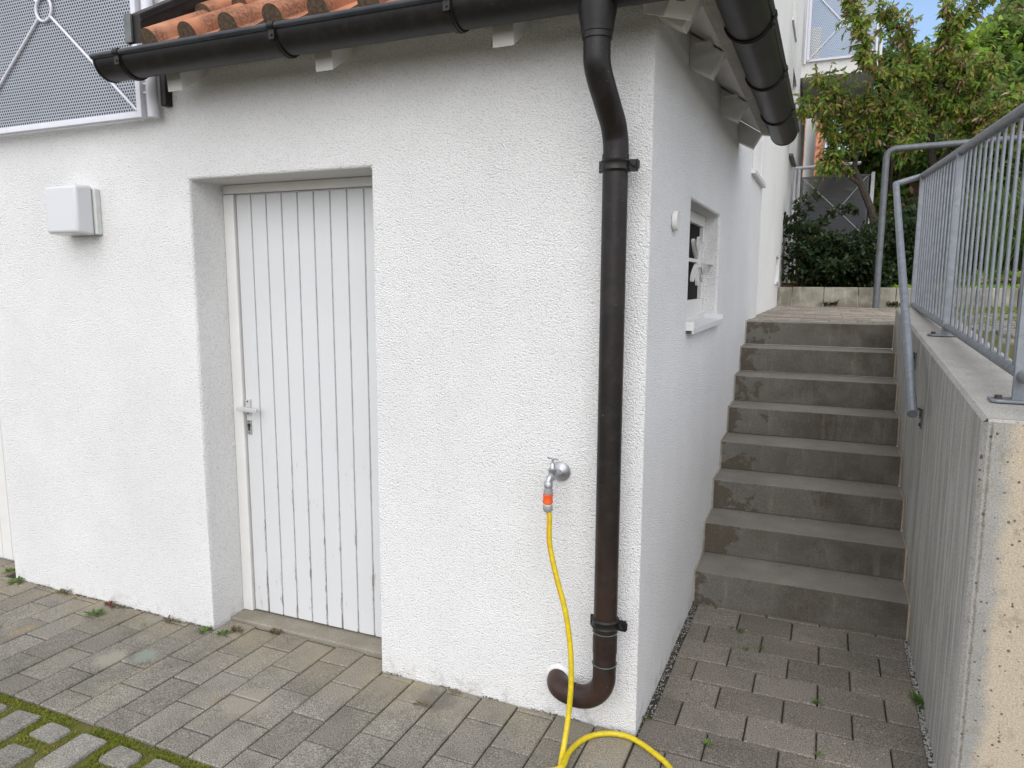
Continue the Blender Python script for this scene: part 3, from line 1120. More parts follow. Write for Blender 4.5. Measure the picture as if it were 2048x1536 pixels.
# facade y=0
us = [-7.5, -6.2, -3.508, -2.30, -2.10, -2.05, -1.10, 0]
vs = [-0.05, 2.087, 2.37, 2.625, 4.8, TOP]
skip = set()
for i in (0, 1, 2):
    for j in (2, 3):
        if i > 0:
            skip.add((i, j))
skip.add((1, 0))
skip.add((5, 0))
for i in (4, 5, 6):
    for j in (3, 4):
        skip.add((i, j))
dep = {(1, 0): 0.17, (5, 0): 0.235}
grid_wall(mb, us, vs, skip, lambda u, v, d: (u, d, v), depth={k: dep.get(k, 1.3) for k in skip}, reveal={(1, 0), (5, 0), (1, 2), (2, 2), (1, 3), (2, 3)})
# reveals of the door are a finer plaster: replaced below by their own faces (material 1)
# side wall x=0
us = [0, 0.761, 1.665, 2.35, 3.16, 4.0, 4.07]
vs = [-0.05, 1.43, 2.0, 2.45, 2.625, 3.7, TOP]
skip = {(1, 1), (4, 3), (4, 4)}
low_only = set()
for i in (0, 1, 2):
    for j in (4, 5):
        skip.add((i, j))
grid_wall(mb, us, vs, skip, lambda u, v, d: (-d, u, v), depth={k: (0.09 if k == (1, 1) else 0.12) for k in skip}, reveal={(1, 1), (4, 3), (4, 4)})
wall = mb.build('wall', M['plaster'], house, weld=True, bevel=0.013, seg=3)
# upper walls above the lean-to roof, rear part
mb = MB()
mb.quad((-2.10, 0, 2.3), (-2.10, 2.35, 2.3), (-2.10, 2.35, TOP), (-2.10, 0, TOP))
mb.quad((-2.10, 2.35, 2.3), (0, 2.35, 2.3), (0, 2.35, TOP), (-2.10, 2.35, TOP))
mb.quad((0, 4.07, 1.2), (-0.03, 4.07, 1.2), (-0.03, 4.07, TOP), (0, 4.07, TOP))
us = [4.07, 6.65, 7.25, 8.05, 9.0, 9.9]
vs = [1.2, 1.66, 1.95, 3.32, 4.4, 4.75, 5.6, TOP]
grid_wall(mb, us, vs, {(1, 1), (3, 3), (2, 5)}, lambda u, v, d: (-0.03 - d, u, v), depth=0.14)
mb.quad((-0.03, 9.9, 1.2), (-7.5, 9.9, 1.2), (-7.5, 9.9, TOP), (-0.03, 9.9, TOP))
mb.quad((-7.5, 9.9, -0.05), (-7.5, 0, -0.05), (-7.5, 0, TOP), (-7.5, 9.9, TOP))
mb.quad((-7.5, 0, TOP), (-2.1, 0, TOP), (-2.1, 9.9, TOP), (-7.5, 9.9, TOP))
mb.quad((-2.1, 2.35, TOP), (0, 2.35, TOP), (0, 9.9, TOP), (-2.1, 9.9, TOP))
mb.build('rear_wall', M['plaster_far'], house, weld=True)
# balcony recess interior
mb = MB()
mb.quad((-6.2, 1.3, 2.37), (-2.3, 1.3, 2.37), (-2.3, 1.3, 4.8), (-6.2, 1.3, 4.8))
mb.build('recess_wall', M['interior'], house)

# smooth plaster bead at the foot of side wall
# ---- door
door = MB()
x0, x1, yd = -1.985, -1.10, 0.205
nb = 10
bw = 0.0885
for k in range(nb + 1):
    a = x0 + k * bw + 0.003
    b = min(x0 + (k + 1) * bw - 0.003, x1 + 0.02)
    if b - a < 0.01:
        continue
    door.box(a, b, yd, yd + 0.02, 0.022 + U(0, 0.002), 2.040)
door_o = door.build('door', M['door'], house, bevel=0.004)
mb = MB()
mb.box(x0, x1 + 0.02, yd + 0.008, yd + 0.03, 0.024, 2.038)
mb.build('door_backing', M['groove'], door_o)
mb = MB()
mb.box(-2.049, x0 - 0.004, 0.192, 0.24, 0.016, 2.044)
mb.box(-2.049, -1.101, 0.192, 0.24, 2.046, 2.086)
mb.build('door_frame', M['white_paint'], door_o, bevel=0.004)
mb = MB()
mb.box(-2.049, -1.101, 0.102, 0.235, -0.02, 0.014)
mb.build('threshold', M['sill_stone'], door_o, bevel=0.006)
hd = MB()
hx = -1.962
hd.box(hx - 0.015, hx + 0.015, yd - 0.009, yd - 0.0005, 1.010, 1.090)
hd.tube([(hx - 0.002, yd, 1.046), (hx - 0.002, yd - 0.045, 1.046)], 0.010, 12)
hd.prism([(hx - 0.030, yd - 0.040, 1.036), (hx - 0.030, yd - 0.056, 1.036), (hx - 0.030, yd - 0.056, 1.056), (hx - 0.030, yd - 0.040, 1.056)], (0.124, 0, -0.002))
hd.build('door_handle', M['handle'], door_o, bevel=0.004)
mb = MB()
mb.tube([(hx, yd - 0.008, 1.078), (hx, yd - 0.011, 1.078)], 0.004, 8)
mb.build('screw', M['black'], door_o)
mb = MB()
mb.tube([(hx, yd - 0.008, 1.020), (hx, yd - 0.011, 1.020)], 0.004, 8)
mb.build('screw', M['black'], door_o)
mb = MB()
mb.box(hx - 0.013, hx + 0.013, yd - 0.006, yd - 0.0005, 0.917, 0.987)
kp = mb.build('lock_plate', M['steel'], door_o, bevel=0.002)
mb = MB()
mb.tube([(hx, yd - 0.005, 0.962), (hx, yd - 0.0085, 0.962)], 0.0085, 14)
mb.box(hx - 0.004, hx + 0.004, yd - 0.008, yd - 0.004, 0.935, 0.960)
mb.tube([(hx, yd - 0.005, 0.980), (hx, yd - 0.0075, 0.980)], 0.003, 8)
mb.tube([(hx, yd - 0.005, 0.924), (hx, yd - 0.0075, 0.924)], 0.003, 8)
mb.build('keyhole', M['black'], kp)

# ---- garage door far left
mb = MB()
for k in range(20):
    xa = -3.50 - k * 0.09
    mb.box(xa - 0.086, xa, 0.150 + 0.0, 0.17, 0.012, 2.08)
gd = mb.build('garage_door', M['white_paint'], house, bevel=0.003)
mb = MB()
mb.box(-6.2, -3.509, 0.160, 0.175, 0.0, 2.085)
mb.build('door_backing', M['groove'], gd)

# ---- side window
XF = -0.078
mb = MB()
ya, yb, za, zb = 0.763, 1.663, 1.475, 1.998
fw = 0.055
mb.box(XF - 0.05, XF, ya, yb, zb - fw, zb)
mb.box(XF - 0.05, XF, ya, yb, za, za + 0.085)
mb.box(XF - 0.05, XF, ya, ya + fw, za + 0.085, zb - fw)
mb.box(XF - 0.05, XF, yb - fw + 0.012, yb, za + 0.085, zb - fw)
win = mb.build('window', M['white_paint'], house, bevel=0.004)
mb = MB()
mb.box(XF - 0.04, XF - 0.022, ya + fw, yb - fw + 0.012, za + 0.08, zb - fw)
mb.build('pane', M['glass'], win)
mb = MB()
mb.prism([(-0.085, 0.745, 1.462), (0.032, 0.745, 1.452), (0.032, 0.745, 1.425), (0.026, 0.745, 1.425), (0.022, 0.745, 1.446), (-0.085, 0.745, 1.455)], (0, 0.94, 0))
mb.box(-0.07, 0.034, 1.662, 1.672, 1.452, 1.478)
mb.box(-0.07, 0.034, 0.738, 0.748, 1.440, 1.478)
mb.build('window_sill', M['sill'], win, bevel=0.002)
# scrolled iron flower
gr = MB()
XG = -0.032
cy, cz = 1.180, 1.750


def ribbon(mb, pts, wx=0.010, th=0.0045):
    pts = [Vector((0, p[0], p[1])) for p in pts]
    for i in range(len(pts) - 1):
        a, b = pts[i], pts[i + 1]
        t = (b - a).normalized()
        n_ = Vector((0, -t.z, t.y)) * th
        q = [a + n_, b + n_, b - n_, a - n_]
        mb.prism([(XG - wx, p.y, p.z) for p in q], (2 * wx, 0, 0))


def petal(mb, ang, L, w_):
    ca, sa = math.cos(ang), math.sin(ang)
    pts = []
    for k in range(17):
        t = k / 16
        a = t * 2 * math.pi
        r_l = L * (0.5 - 0.5 * math.cos(a))
        r_w = w_ * math.sin(a) * (0.55 + 0.45 * (0.5 - 0.5 * math.cos(a)))
        pts.append((cy + ca * r_l - sa * r_w, cz + sa * r_l + ca * r_w))
    ribbon(mb, pts, 0.0065, 0.0024)
    for sgn in (1, -1):
        sp = []
        for k in range(13):
            a = k / 12 * 4.4
            rr = 0.011 * (1 - k / 16)
            cx_, cz_ = L * 0.86, sgn * w_ * 0.28
            lx = cx_ + rr * math.cos(a * sgn)
            lz = cz_ + rr * math.sin(a * sgn)
            sp.append((cy + ca * lx - sa * lz, cz + sa * lx + ca * lz))
        if sgn == 1:
            ribbon(mb, sp, 0.005, 0.002)


for ang, L, w_ in ((90, 0.115, 0.026), (270, 0.115, 0.026), (30, 0.185, 0.024), (150, 0.185, 0.024), (210, 0.185, 0.024), (330, 0.185, 0.024)):
    petal(gr, math.radians(ang), L, w_)
gr.box(XG - 0.006, XG + 0.006, ya - 0.0, yb + 0.0, cz - 0.008, cz + 0.008)
gr.prism([(XG - 0.014, cy - 0.02, cz - 0.03), (XG - 0.014, cy + 0.02, cz - 0.03), (XG - 0.014, cy + 0.02, cz + 0.03), (XG - 0.014, cy - 0.02, cz + 0.03)], (0.028, 0, 0))
gr.build('window_grille', M['white_paint'], win, bevel=0.001)

# ---- second side window (tall, by the end of the wall) and rear openings


def side_window(X, y0, y1, z0, z1, dep, sill_over=0.03, sill_mat='sill'):
    mb = MB()
    f = 0.06
    mb.box(X - dep - 0.03, X - dep + 0.03, y0, y1, z1 - f, z1)
    mb.box(X - dep - 0.03, X - dep + 0.03, y0, y1, z0, z0 + f)
    mb.box(X - dep - 0.03, X - dep + 0.03, y0, y0 + f, z0 + f, z1 - f)
    mb.box(X - dep - 0.03, X - dep + 0.03, y1 - f, y1, z0 + f, z1 - f)
    o = mb.build('window', M['white_paint'], house)
    mb = MB()
    mb.box(X - dep - 0.01, X - dep, y0 + f, y1 - f, z0 + f, z1 - f)
    mb.build('pane', M['glass'], o)
    mb = MB()
    mb.box(X - dep, X + sill_over, y0 - 0.02, y1 + 0.04, z0 - 0.03, z0 + 0.002)
    mb.build('window_sill', M[sill_mat], o, bevel=0.002)


side_window(0, 3.16, 4.0, 2.45, 3.7, 0.10)
side_window(-0.03, 8.05, 9.0, 3.32, 4.4, 0.10, 0.05, 'lead')
side_window(-0.03, 6.65, 7.25, 1.66, 1.95, 0.11, 0.02)
side_window(-0.03, 7.25, 8.05, 4.75, 5.6, 0.11, 0.02)

# ---- lean-to roof
PIT = math.radians(32.5)
tp, cpi, spi = math.tan(PIT), math.cos(PIT), math.sin(PIT)
EY, EZ = -0.235, 2.562      # line where the tiles end above the gutter


def tile_profile():
    out = []
    for i in range(15):
        t = i / 14
        u = 0.041 - 0.041 * math.cos(math.pi * t)
        out.append((u, 0.048 * math.sin(math.pi * t) ** 0.9 if 0 < t < 1 else 0.0))
    out.append((0.0835, -0.010))
    for i in range(1, 9):
        t = i / 8
        out.append((0.0835 + (0.205 - 0.0835) * t, -0.010 - 0.006 * math.sin(math.pi * t) + 0.010 * t * t))
    return out


PROF = tile_profile()


def tile(mb, org, ax, slope, nrm, L):
    """one pantile: org = lower left corner, ax = along the eave, slope = up the roof"""
    n = len(PROF)
    lo, hi, lob, = [], [], []
    dz = U(-0.003, 0.003)
    ds = U(-0.006, 0.006)
    for u, h in PROF:
        p = org + ax * (u * 1.04) + nrm * (h + dz) + slope * ds
        lo.append(p + nrm * 0.026)
        hi.append(p + slope * L)
        lob.append(p + nrm * (0.006 - max(0, h)))
    vs = lo + hi + lob
    fs = [(i, i + 1, n + i + 1, n + i) for i in range(n - 1)]
    mb.add(vs, fs, 0)
    o = len(mb.v) - len(vs)
    for i in range(n - 1):
        mb.f.append([o + 2 * n + i, o + 2 * n + i + 1, o + i + 1, o + i])
        mb.m.append(1)


mb = MB()
exp_ = 0.345
slope = Vector((0, cpi, spi))
nrm = Vector((0, -spi, cpi))
for r_ in range(9):
    s0 = r_ * exp_
    yy = EY + s0 * cpi
    k = 0
    while True:
        xx = -1.995 + k * 0.2055
        if xx > 0.02 - yy + 0.05 or xx > 0.3:
            break
        tile(mb, Vector((xx, yy, EZ + s0 * spi)), Vector((1, 0, 0)), slope, nrm, exp_ + 0.03)
        k += 1
roof = mb.build('roof', [M['tile'], M['tile_end']], house, smooth=True)
mb = MB()
slope2 = Vector((-cpi, 0, spi))
nrm2 = Vector((spi, 0, cpi))
for r_ in range(8):
    s0 = r_ * exp_
    xx = 0.265 - s0 * cpi
    k = 0
    while True:
        yy = -0.20 + k * 0.2055
        if yy > 2.12:
            break
        if yy + 0.1 > -xx + 0.02:
            tile(mb, Vector((xx, yy, EZ + s0 * spi)), Vector((0, 1, 0)), slope2, nrm2, exp_ + 0.03)
        k += 1
mb.build('side_roof_tiles', [M['tile'], M['tile_end']], roof, smooth=True)
mb = MB()   # half round caps along the hip
hd0 = Vector((0.25, -0.225, EZ + 0.035))
hdir = Vector((-cpi, cpi, spi)).normalized()
for k in range(9):
    a_ = hd0 + hdir * (0.34 * k)
    b_ = a_ + hdir * 0.38
    sd_ = Vector((1, 1, 0)).normalized()
    up_h = hdir.cross(sd_)
    if up_h.z < 0:
        up_h = -up_h
    rowA, rowB = [], []
    for q in range(11):
        t = math.pi * q / 10
        rowA.append(a_ + sd_ * (0.100 * math.cos(t)) + up_h * (0.075 * math.sin(t) + 0.012))
        rowB.append(b_ + sd_ * (0.088 * math.cos(t)) + up_h * (0.063 * math.sin(t)))
    mb.add(rowA + rowB, [(q, q + 1, 12 + q, 11 + q) for q in range(10)], 0)
    mb.add(rowA, [tuple(range(11))], 1)
mb.build('hip_tiles', [M['tile'], M['tile_end']], roof, smooth=True)
# roof deck = soffit boards
mb = MB()
zs0 = 2.625
d0 = 0.137


def deck(sgn_pts, lift=0.0):
    mb.add(sgn_pts, [tuple(range(len(sgn_pts)))], 0)


# outer edge at d0 (z = zs0 - d0*tp*1.0)
ze = zs0 - d0 * tp
mb.quad((-2.06, -d0, ze), (d0, -d0, ze), (-0.0, 0.0, zs0), (-2.06, 0.0, zs0))
mb.quad((d0, -d0, ze), (d0, 2.31, ze), (0, 2.31, zs0), (0, 0, zs0))
mb.quad((-2.06, -d0, ze + 0.022), (-2.06, 2.0, ze + 0.022 + (2.0 + d0) * tp), (-2.06 + 0.02, 2.0, ze + 0.022 + (2.0 + d0) * tp), (d0, -d0, ze + 0.022))
mb.quad((d0, -d0, ze + 0.022), (d0, 2.31, ze + 0.022), (-2.04, 2.31, ze + 0.022 + (2.04 + d0) * tp), (-2.04, 2.04, ze + 0.022 + (2.04 + d0) * tp))
mb.quad((-2.06, -d0, ze), (-2.06, -d0, ze + 0.022), (d0, -d0, ze + 0.022), (d0, -d0, ze))
mb.quad((d0, -d0, ze), (d0, -d0, ze + 0.022), (d0, 2.31, ze + 0.022), (d0, 2.31, ze))
mb.build('soffit', M['white_paint'], roof)
# rafter tails


def tail_poly():
    return [(0.0, 2.495), (0.086, 2.448), (0.134, 2.532), (0.0, 2.618)]


first = None
for X in (-1.99, -1.240, -0.515):
    mb = MB()
    mb.prism([(X, -u, z) for u, z in ((0.0, 2.512), (0.137, 2.418), (0.1435, 2.492), (0.0, 2.60))], (0.078, 0, 0))
    mb.build('rafter_tail', M['white_paint'], roof, bevel=0.003)
for Y in (0.0, 0.60, 1.47, 2.275):
    mb = MB()
    mb.prism([(u, Y, z) for u, z in tail_poly()], (0, 0.070, 0))
    mb.build('rafter_tail', M['white_paint'], roof, bevel=0.003)
mb = MB()   # hip rafter at the corner
dg = Vector((1, -1, 0)).normalized()
pd = Vector((1, 1, 0)).normalized() * 0.05
mb.prism([Vector((0, 0, z)) + dg * (u * 1.414) - pd for u, z in tail_poly()], pd * 2)
mb.build('hip_rafter', M['white_paint'], roof, bevel=0.003)
# small vent grilles between the side tails
for (ya_, yb_) in ((0.50, 0.58), (0.70, 0.80), (1.36, 1.45), (1.56, 1.66)):
    mb = MB()
    for k in range(6):
        a = ya_ + (yb_ - ya_) * k / 6
        mb.box(0.0355, 0.0955, a, a + (yb_ - ya_) / 12, 2.553 - 0.006, 2.5585 - 0.006)
    mb.build('vent_grille', M['vent'], roof)
# ribbed metal strip beside the gutters
mb = MB()
for k in range(6):
    a = 0.1345 + k * 0.0088
    mb.prism([(a, -0.12, 2.527 - k * 0.0015), (a + 0.0042, -0.12, 2.520 - k * 0.0015), (a + 0.0084, -0.12, 2.5265 - k * 0.0015), (a + 0.0042, -0.12, 2.530 - k * 0.0015)], (0, 2.43, 0))
mb.build('ribbed_strip', M['vent'], roof)
mb = MB()
mb.box(-2.06, 0.12, -0.165, -0.137, 2.52, 2.528)
mb.build('eave_strip', M['vent'], roof)
# verge flashing at the left end of the tiles
mb = MB()
vx0, vx1 = -2.085, -2.012
a = Vector((0, EY + 0.0, 2.575))
hgt = 0.112
up_ = Vector((0, cpi, spi))
q = [Vector((vx0, EY, 2.585)), Vector((vx0, EY, 2.585 + hgt)), Vector((vx0, EY, 2.585 + hgt)) + up_ * 2.7, Vector((vx0, EY, 2.585)) + up_ * 2.7]
mb.prism(q, (vx1 - vx0, 0, 0))
vg = mb.build('verge_flashing', M['copper_brown'], roof, bevel=0.004)
mb = MB()
mb.box(vx0 - 0.003, vx0 + 0.034, EY - 0.012, EY + 0.0, 2.59, 2.70)
mb.build('flashing_end', M['lead'], vg, bevel=0.002)
mb = MB()
p0 = Vector((vx1 + 0.001, EY + 0.002, 2.585 + hgt - 0.02))
mb.prism([p0, p0 + Vector((0.006, 0, 0)), p0 + Vector((0.006, 0, -0.008)), p0 + Vector((0, 0, -0.008))], up_ * 2.6)
mb.build('flashing_lip', M['copper'], vg)

# ---- gutters
GZ, GR = 2.537, 0.075


def half_pipe(mb, p0, p1, out, r, th=0.004, n=20, mi=0, cap0=False, cap1=False, skew0=0, skew1=0):
    """half round trough from p0 to p1, 'out' = horizontal unit vector away from the wall. skew: the ends are mitred"""
    p0, p1, out = Vector(p0), Vector(p1), Vector(out)
    ax = (p1 - p0).normalized()
    up = Vector((0, 0, 1))
    ring = []
    for i in range(n + 1):
        a = math.pi * i / n
        ring.append((math.cos(a), -math.sin(a)))

    def pt(p, c, s_, rr, skew):
        return p + out * (c * rr) + up * (s_ * rr) + ax * (skew * c * rr)
    o = len(mb.v)
    for (p, sk) in ((p0, skew0), (p1, skew1)):
        for rr in (r, r - th):
            for c, s_ in ring:
                mb.v.append(tuple(pt(p, c, s_, rr, sk)))
    m_ = n + 1
    for i in range(n):
        mb.f.append([o + i, o + i + 1, o + 2 * m_ + i + 1, o + 2 * m_ + i])
        mb.f.append([o + m_ + i + 1, o + m_ + i, o + 3 * m_ + i, o + 3 * m_ + i + 1])
        mb.f.append([o + i + 1, o + i, o + m_ + i, o + m_ + i + 1])
        mb.f.append([o + 2 * m_ + i, o + 2 * m_ + i + 1, o + 3 * m_ + i + 1, o + 3 * m_ + i])
        mb.m += [mi] * 4
    for e, cap in ((0, cap0), (2, cap1)):
        if cap:
            mb.f.append([o + e * m_ + i for i in range(m_)])
            mb.m.append(mi)


def bracket(p, out, ax, wdt=0.028):
    mb = MB()
    p, out, ax = Vector(p), Vector(out), Vector(ax)
    half_pipe(mb, p - ax * wdt / 2, p + ax * wdt / 2, out, GR + 0.006, 0.0045, 20)
    half_pipe(mb, p - ax * 0.005, p + ax * 0.005, out, GR + 0.0085, 0.003, 20)
    c = p + out * (GR + 0.003) + Vector((0, 0, 0.004))
    mb.tube([c - ax * wdt / 2, c + ax * wdt / 2], 0.0145, 14)
    q = p + out * (GR + 0.0085) + Vector((0, 0, -0.028))
    mb.tube([q - out * 0.004, q + out * 0.003], 0.004, 10)
    q2 = p + out * (GR + 0.004) + Vector((0, 0, -0.028))
    for s_ in (1,):
        mb.box(q2.x - 0.012 * abs(ax.x) - 0.003 * abs(out.x), q2.x + 0.012 * abs(ax.x) + 0.003 * abs(out.x), q2.y - 0.012 * abs(ax.y) - 0.003 * abs(out.y), q2.y + 0.012 * abs(ax.y) + 0.003 * abs(out.y), q2.z - 0.013, q2.z + 0.022)
    return mb


GY = -0.220
GX = 0.256
XL = -2.215
mb = MB()
half_pipe(mb, (XL, GY, GZ), (GX, GY, GZ), (0, -1, 0), GR, cap0=True, skew1=1)
mb.tube([(XL - 0.003, GY - GR - 0.002, GZ + 0.003), (GX + GR + 0.002, GY - GR - 0.002, GZ + 0.003)], 0.0118, 16, mi=1)
half_pipe(mb, (XL - 0.002, GY, GZ), (XL + 0.006, GY, GZ), (0, -1, 0), GR + 0.003, 0.006)
gut = mb.build('gutter', [M['copper'], M['rim']], house, smooth=True)
gut['label'] = 'dark front gutter below the terracotta tiles'
for X in (-2.075, -1.300, -0.600, 0.12):
    b_ = bracket((X, GY, GZ), (0, -1, 0), (1, 0, 0))
    b_.build('gutter_bracket', M['copper'], gut, smooth=True)
mb = MB()
half_pipe(mb, (GX, GY, GZ), (GX, 2.33, GZ), (1, 0, 0), GR, cap1=True, skew0=-1)
mb.tube([(GX + GR + 0.002, GY - GR, GZ + 0.003), (GX + GR + 0.002, 2.333, GZ + 0.003)], 0.0118, 16, mi=1)
half_pipe(mb, (GX, 2.322, GZ), (GX, 2.334, GZ), (1, 0, 0), GR + 0.003, 0.006)
gut2 = mb.build('gutter', [M['copper'], M['rim']], house, smooth=True)
gut2['label'] = 'dark side gutter above the steps'
for Y in (0.27, 0.95, 1.70, ):
    b_ = bracket((GX, Y, GZ), (1, 0, 0), (0, 1, 0))
    b_.build('gutter_bracket', M['copper'], gut2, smooth=True)

# ---- downpipe
PX, PY, PR = -0.101, -0.080, 0.0415
mb = MB()
tx_ = -0.128
path = [(tx_, GY, 2.405), (tx_, GY, 2.34)]
path += [(tx_ + 0.001, GY + 0.003, 2.305), (tx_ + 0.006, GY + 0.022, 2.265), (tx_ + 0.013, GY + 0.055, 2.222), (tx_ + 0.018, GY + 0.088, 2.185), (tx_ + 0.023, GY + 0.115, 2.152), (PX - 0.002, PY - 0.005, 2.115), (PX, PY, 2.08), (PX, PY, 2.04)]
path += [(PX, PY, 0.27)]
lp = smooth_path(path[:-1], 5) + [Vector(path[-1])]
mb.tube(lp, [PR] * len(lp), 28, cap=False, mi=0)
# lower bend: down, then left, then into the wall
R1 = 0.098
bend = arc((PX - R1, PY, 0.245), (1, 0, 0), (0, 0, -1), R1, 0, math.pi / 2, 12)
e = bend[-1]
xw = -0.302
R2 = 0.085
bend += [Vector((xw + R2 + 0.0, PY, e.z))]
b2 = arc((xw + R2, PY + R2, e.z + 0.004), (0, -1, 0), (-1, 0, 0), R2, 0.05, math.pi / 2, 10)
bend += b2 + [Vector((xw, 0.03, e.z + 0.004))]
mb.tube([Vector((PX, PY, 0.345))] + bend, [PR] * (len(bend) + 1), 28, cap=True, mi=0)
dp = mb.build('downpipe', M['copper_brown'], house, smooth=True)
dp['label'] = 'brown downpipe with a swan neck at the house corner'
mb = MB()
mb.lathe((tx_, GY, 2.505), (0, 0, -1), [(0, 0.060), (0.05, 0.058), (0.095, 0.050), (0.112, 0.049), (0.114, 0.0465), (0.13, 0.0462)], 28)
mb.build('funnel', M['copper'], dp, smooth=True)
for z_, r2 in ((2.058, PR + 0.0025), (0.40, PR + 0.002)):
    mb = MB()
    mb.tube([(PX, PY, z_), (PX, PY, z_ - 0.05 if z_ > 1 else z_ - 0.06)], r2, 28)
    mb.build('pipe_sleeve', M['copper_brown'], dp, smooth=True)
for z_ in (0.297, 0.418):
    mb = MB()
    mb.tube([(PX, PY, z_), (PX, PY, z_ + 0.002)], PR + 0.0032, 28)
    mb.build('solder_ring', M['patina'], dp, smooth=True)
mb = MB()
bx = xw + R2 - 0.005
mb.tube([(bx, PY, e.z), (bx + 0.003, PY, e.z)], PR + 0.0025, 28)
mb.build('solder_ring', M['lead'], dp, smooth=True)


def clamp(z):
    mb = MB()
    mb.lathe((PX, PY, z - 0.019), (0, 0, 1), [(0, PR + 0.003), (0.006, PR + 0.009), (0.012, PR + 0.006), (0.026, PR + 0.006), (0.032, PR + 0.009), (0.038, PR + 0.003)], 28)
    mb.box(PX + PR + 0.002, PX + PR + 0.034, PY - 0.006, PY + 0.003, z - 0.020, z + 0.018)
    mb.tube([(PX + PR + 0.034, PY - 0.006, z - 0.012), (PX + PR + 0.034, PY - 0.006, z + 0.012)], 0.006, 10)
    mb.box(PX - PR - 0.013, PX - PR - 0.002, PY - 0.004, PY + 0.008, z - 0.019, z + 0.018)
    mb.tube([(PX, PY + PR, z), (PX, 0.01, z)], 0.006, 10)
    mb.tube([(PX + PR + 0.010, PY - 0.008, z + 0.004), (PX + PR + 0.024, PY - 0.016, z - 0.006)], 0.0032, 8)
    o = mb.build('pipe_clamp', M['copper'], dp, smooth=True)
    return o


clamp(2.022)
clamp(0.452)
# sealed plaster round the drain hole
mb = MB()
mb.lathe((xw, 0.006, e.z + 0.006), (0, -1, 0), [(0, 0.054), (0.010, 0.052), (0.014, 0.047), (0.015, 0.043)], 28)
mb.build('sealant_ring', M['white_paint'], dp, smooth=True)

# ---- left balcony with perforated sheet
bal = MB()
BY = -0.062
bx0, bx1, bz0, bz1 = -3.42, -2.222, 2.352, 3.40
bal.box(bx0, bx0 + 0.028, BY - 0.014, BY + 0.014, bz0, bz1)
bal.box(bx1 - 0.028, bx1, BY - 0.014, BY + 0.014, bz0, bz1)
bal.box(bx0 + 0.028, bx1 - 0.028, BY - 0.014, BY + 0.014, bz0, bz0 + 0.026)
bal.box(bx0 + 0.028, bx1 - 0.028, BY - 0.014, BY + 0.014, bz1 - 0.026, bz1)
bal_o = bal.build('balcony_railing', M['white_metal'], house, bevel=0.002)
bal_o['label'] = 'perforated balcony panel with round centre ring at upper left'
mb = MB()
mb.quad((bx0 + 0.02, BY, bz0 + 0.02), (bx1 - 0.02, BY, bz0 + 0.02), (bx1 - 0.02, BY, bz1 - 0.02), (bx0 + 0.02, BY, bz1 - 0.02))
mb.build('perforated_sheet', M['perf'], bal_o)
mb = MB()
ccx, ccz = -2.80, 2.872
ring = arc((ccx, BY - 0.010, ccz), (1, 0, 0), (0, 0, 1), 0.052, 0, 2 * math.pi, 32)
mb.tube(ring, 0.0062, 8, cap=False)
for cxn, czn in ((bx0 + 0.03, bz0 + 0.03), (bx1 - 0.03, bz0 + 0.03), (bx0 + 0.03, bz1 - 0.03), (bx1 - 0.03, bz1 - 0.03)):
    d = Vector((cxn - ccx, 0, czn - ccz)).normalized()
    mb.tube([Vector((ccx, BY - 0.009, ccz)) + d * 0.052, (cxn, BY - 0.009, czn)], 0.0060, 8)
mb.build('cross_brace', M['white_metal'], bal_o, smooth=True)
mb = MB()
mb.tube([(-2.185, -0.045, 2.352), (-2.185, -0.045, 3.5)], 0.0235, 18)
mb.tube([(-2.222, -0.055, 2.492), (-2.205, -0.05, 2.492)], 0.007, 8)
mb.tube([(-2.222, -0.055, 2.455), (-2.205, -0.05, 2.455)], 0.007, 8)
mb.build('post', M['white_metal'], bal_o, smooth=True)
mb = MB()
mb.box(-2.150, -2.118, -0.035, 0.004, 2.40, 2.60)
mb.build('flashing_stub', M['copper'], roof, bevel=0.003)

# ---- rear balcony over the landing
mb = MB()
mb.box(-0.03, 1.02, 9.9, 12.93, 4.72, 4.96)
rb = mb.build('rear_balcony', M['plaster_fine'], house, bevel=0.004)
mb = MB()
y_ = 9.86
mb.box(0.05, 1.0, y_ - 0.012, y_ + 0.012, 4.93, 4.96)
mb.box(0.05, 0.08, y_ - 0.012, y_ + 0.012, 4.96, 6.0)
mb.box(0.97, 1.0, y_ - 0.012, y_ + 0.012, 4.96, 6.0)
mb.tube([(0.02, y_, 4.9), (0.02, y_, 6.1)], 0.018, 10)
mb.tube([(1.04, y_, 4.9), (1.04, y_, 6.1)], 0.022, 10)
mb.tube([(0.02, y_, 6.1), (1.04, y_, 6.1)], 0.022, 10)
ccx, ccz = 0.525, 5.42
mb.tube(arc((ccx, y_ - 0.015, ccz), (1, 0, 0), (0, 0, 1), 0.05, 0, 2 * math.pi, 24), 0.008, 6, cap=False)
for cxn, czn in ((0.07, 4.95), (0.98, 4.95), (0.07, 5.95), (0.98, 5.95)):
    d = Vector((cxn - ccx, 0, czn - ccz)).normalized()
    mb.tube([Vector((ccx, y_ - 0.015, ccz)) + d * 0.05, (cxn, y_ - 0.015, czn)], 0.011, 6)
mb.build('railing_frame', M['white_metal'], rb)
mb = MB()
mb.quad((0.07, y_, 4.95), (0.98, y_, 4.95), (0.98, y_, 6.0), (0.07, y_, 6.0))
mb.quad((1.03, y_, 4.95), (1.03, 13.0, 4.95), (1.03, 13.0, 6.0), (1.03, y_, 6.0))
mb.build('perforated_sheet', M['perf_far'], rb)
mb = MB()
mb.tube([(0.045, 13.5, 1.5), (0.045, 13.5, 6.5)], 0.096, 20)
mb.build('round_column', M['plaster_fine'], rb, smooth=True)
mb = MB()
mb.quad((-0.045, 9.91, 1.5), (-0.045, 12.93, 1.5), (-0.045, 12.93, 7.5), (-0.045, 9.91, 7.5))
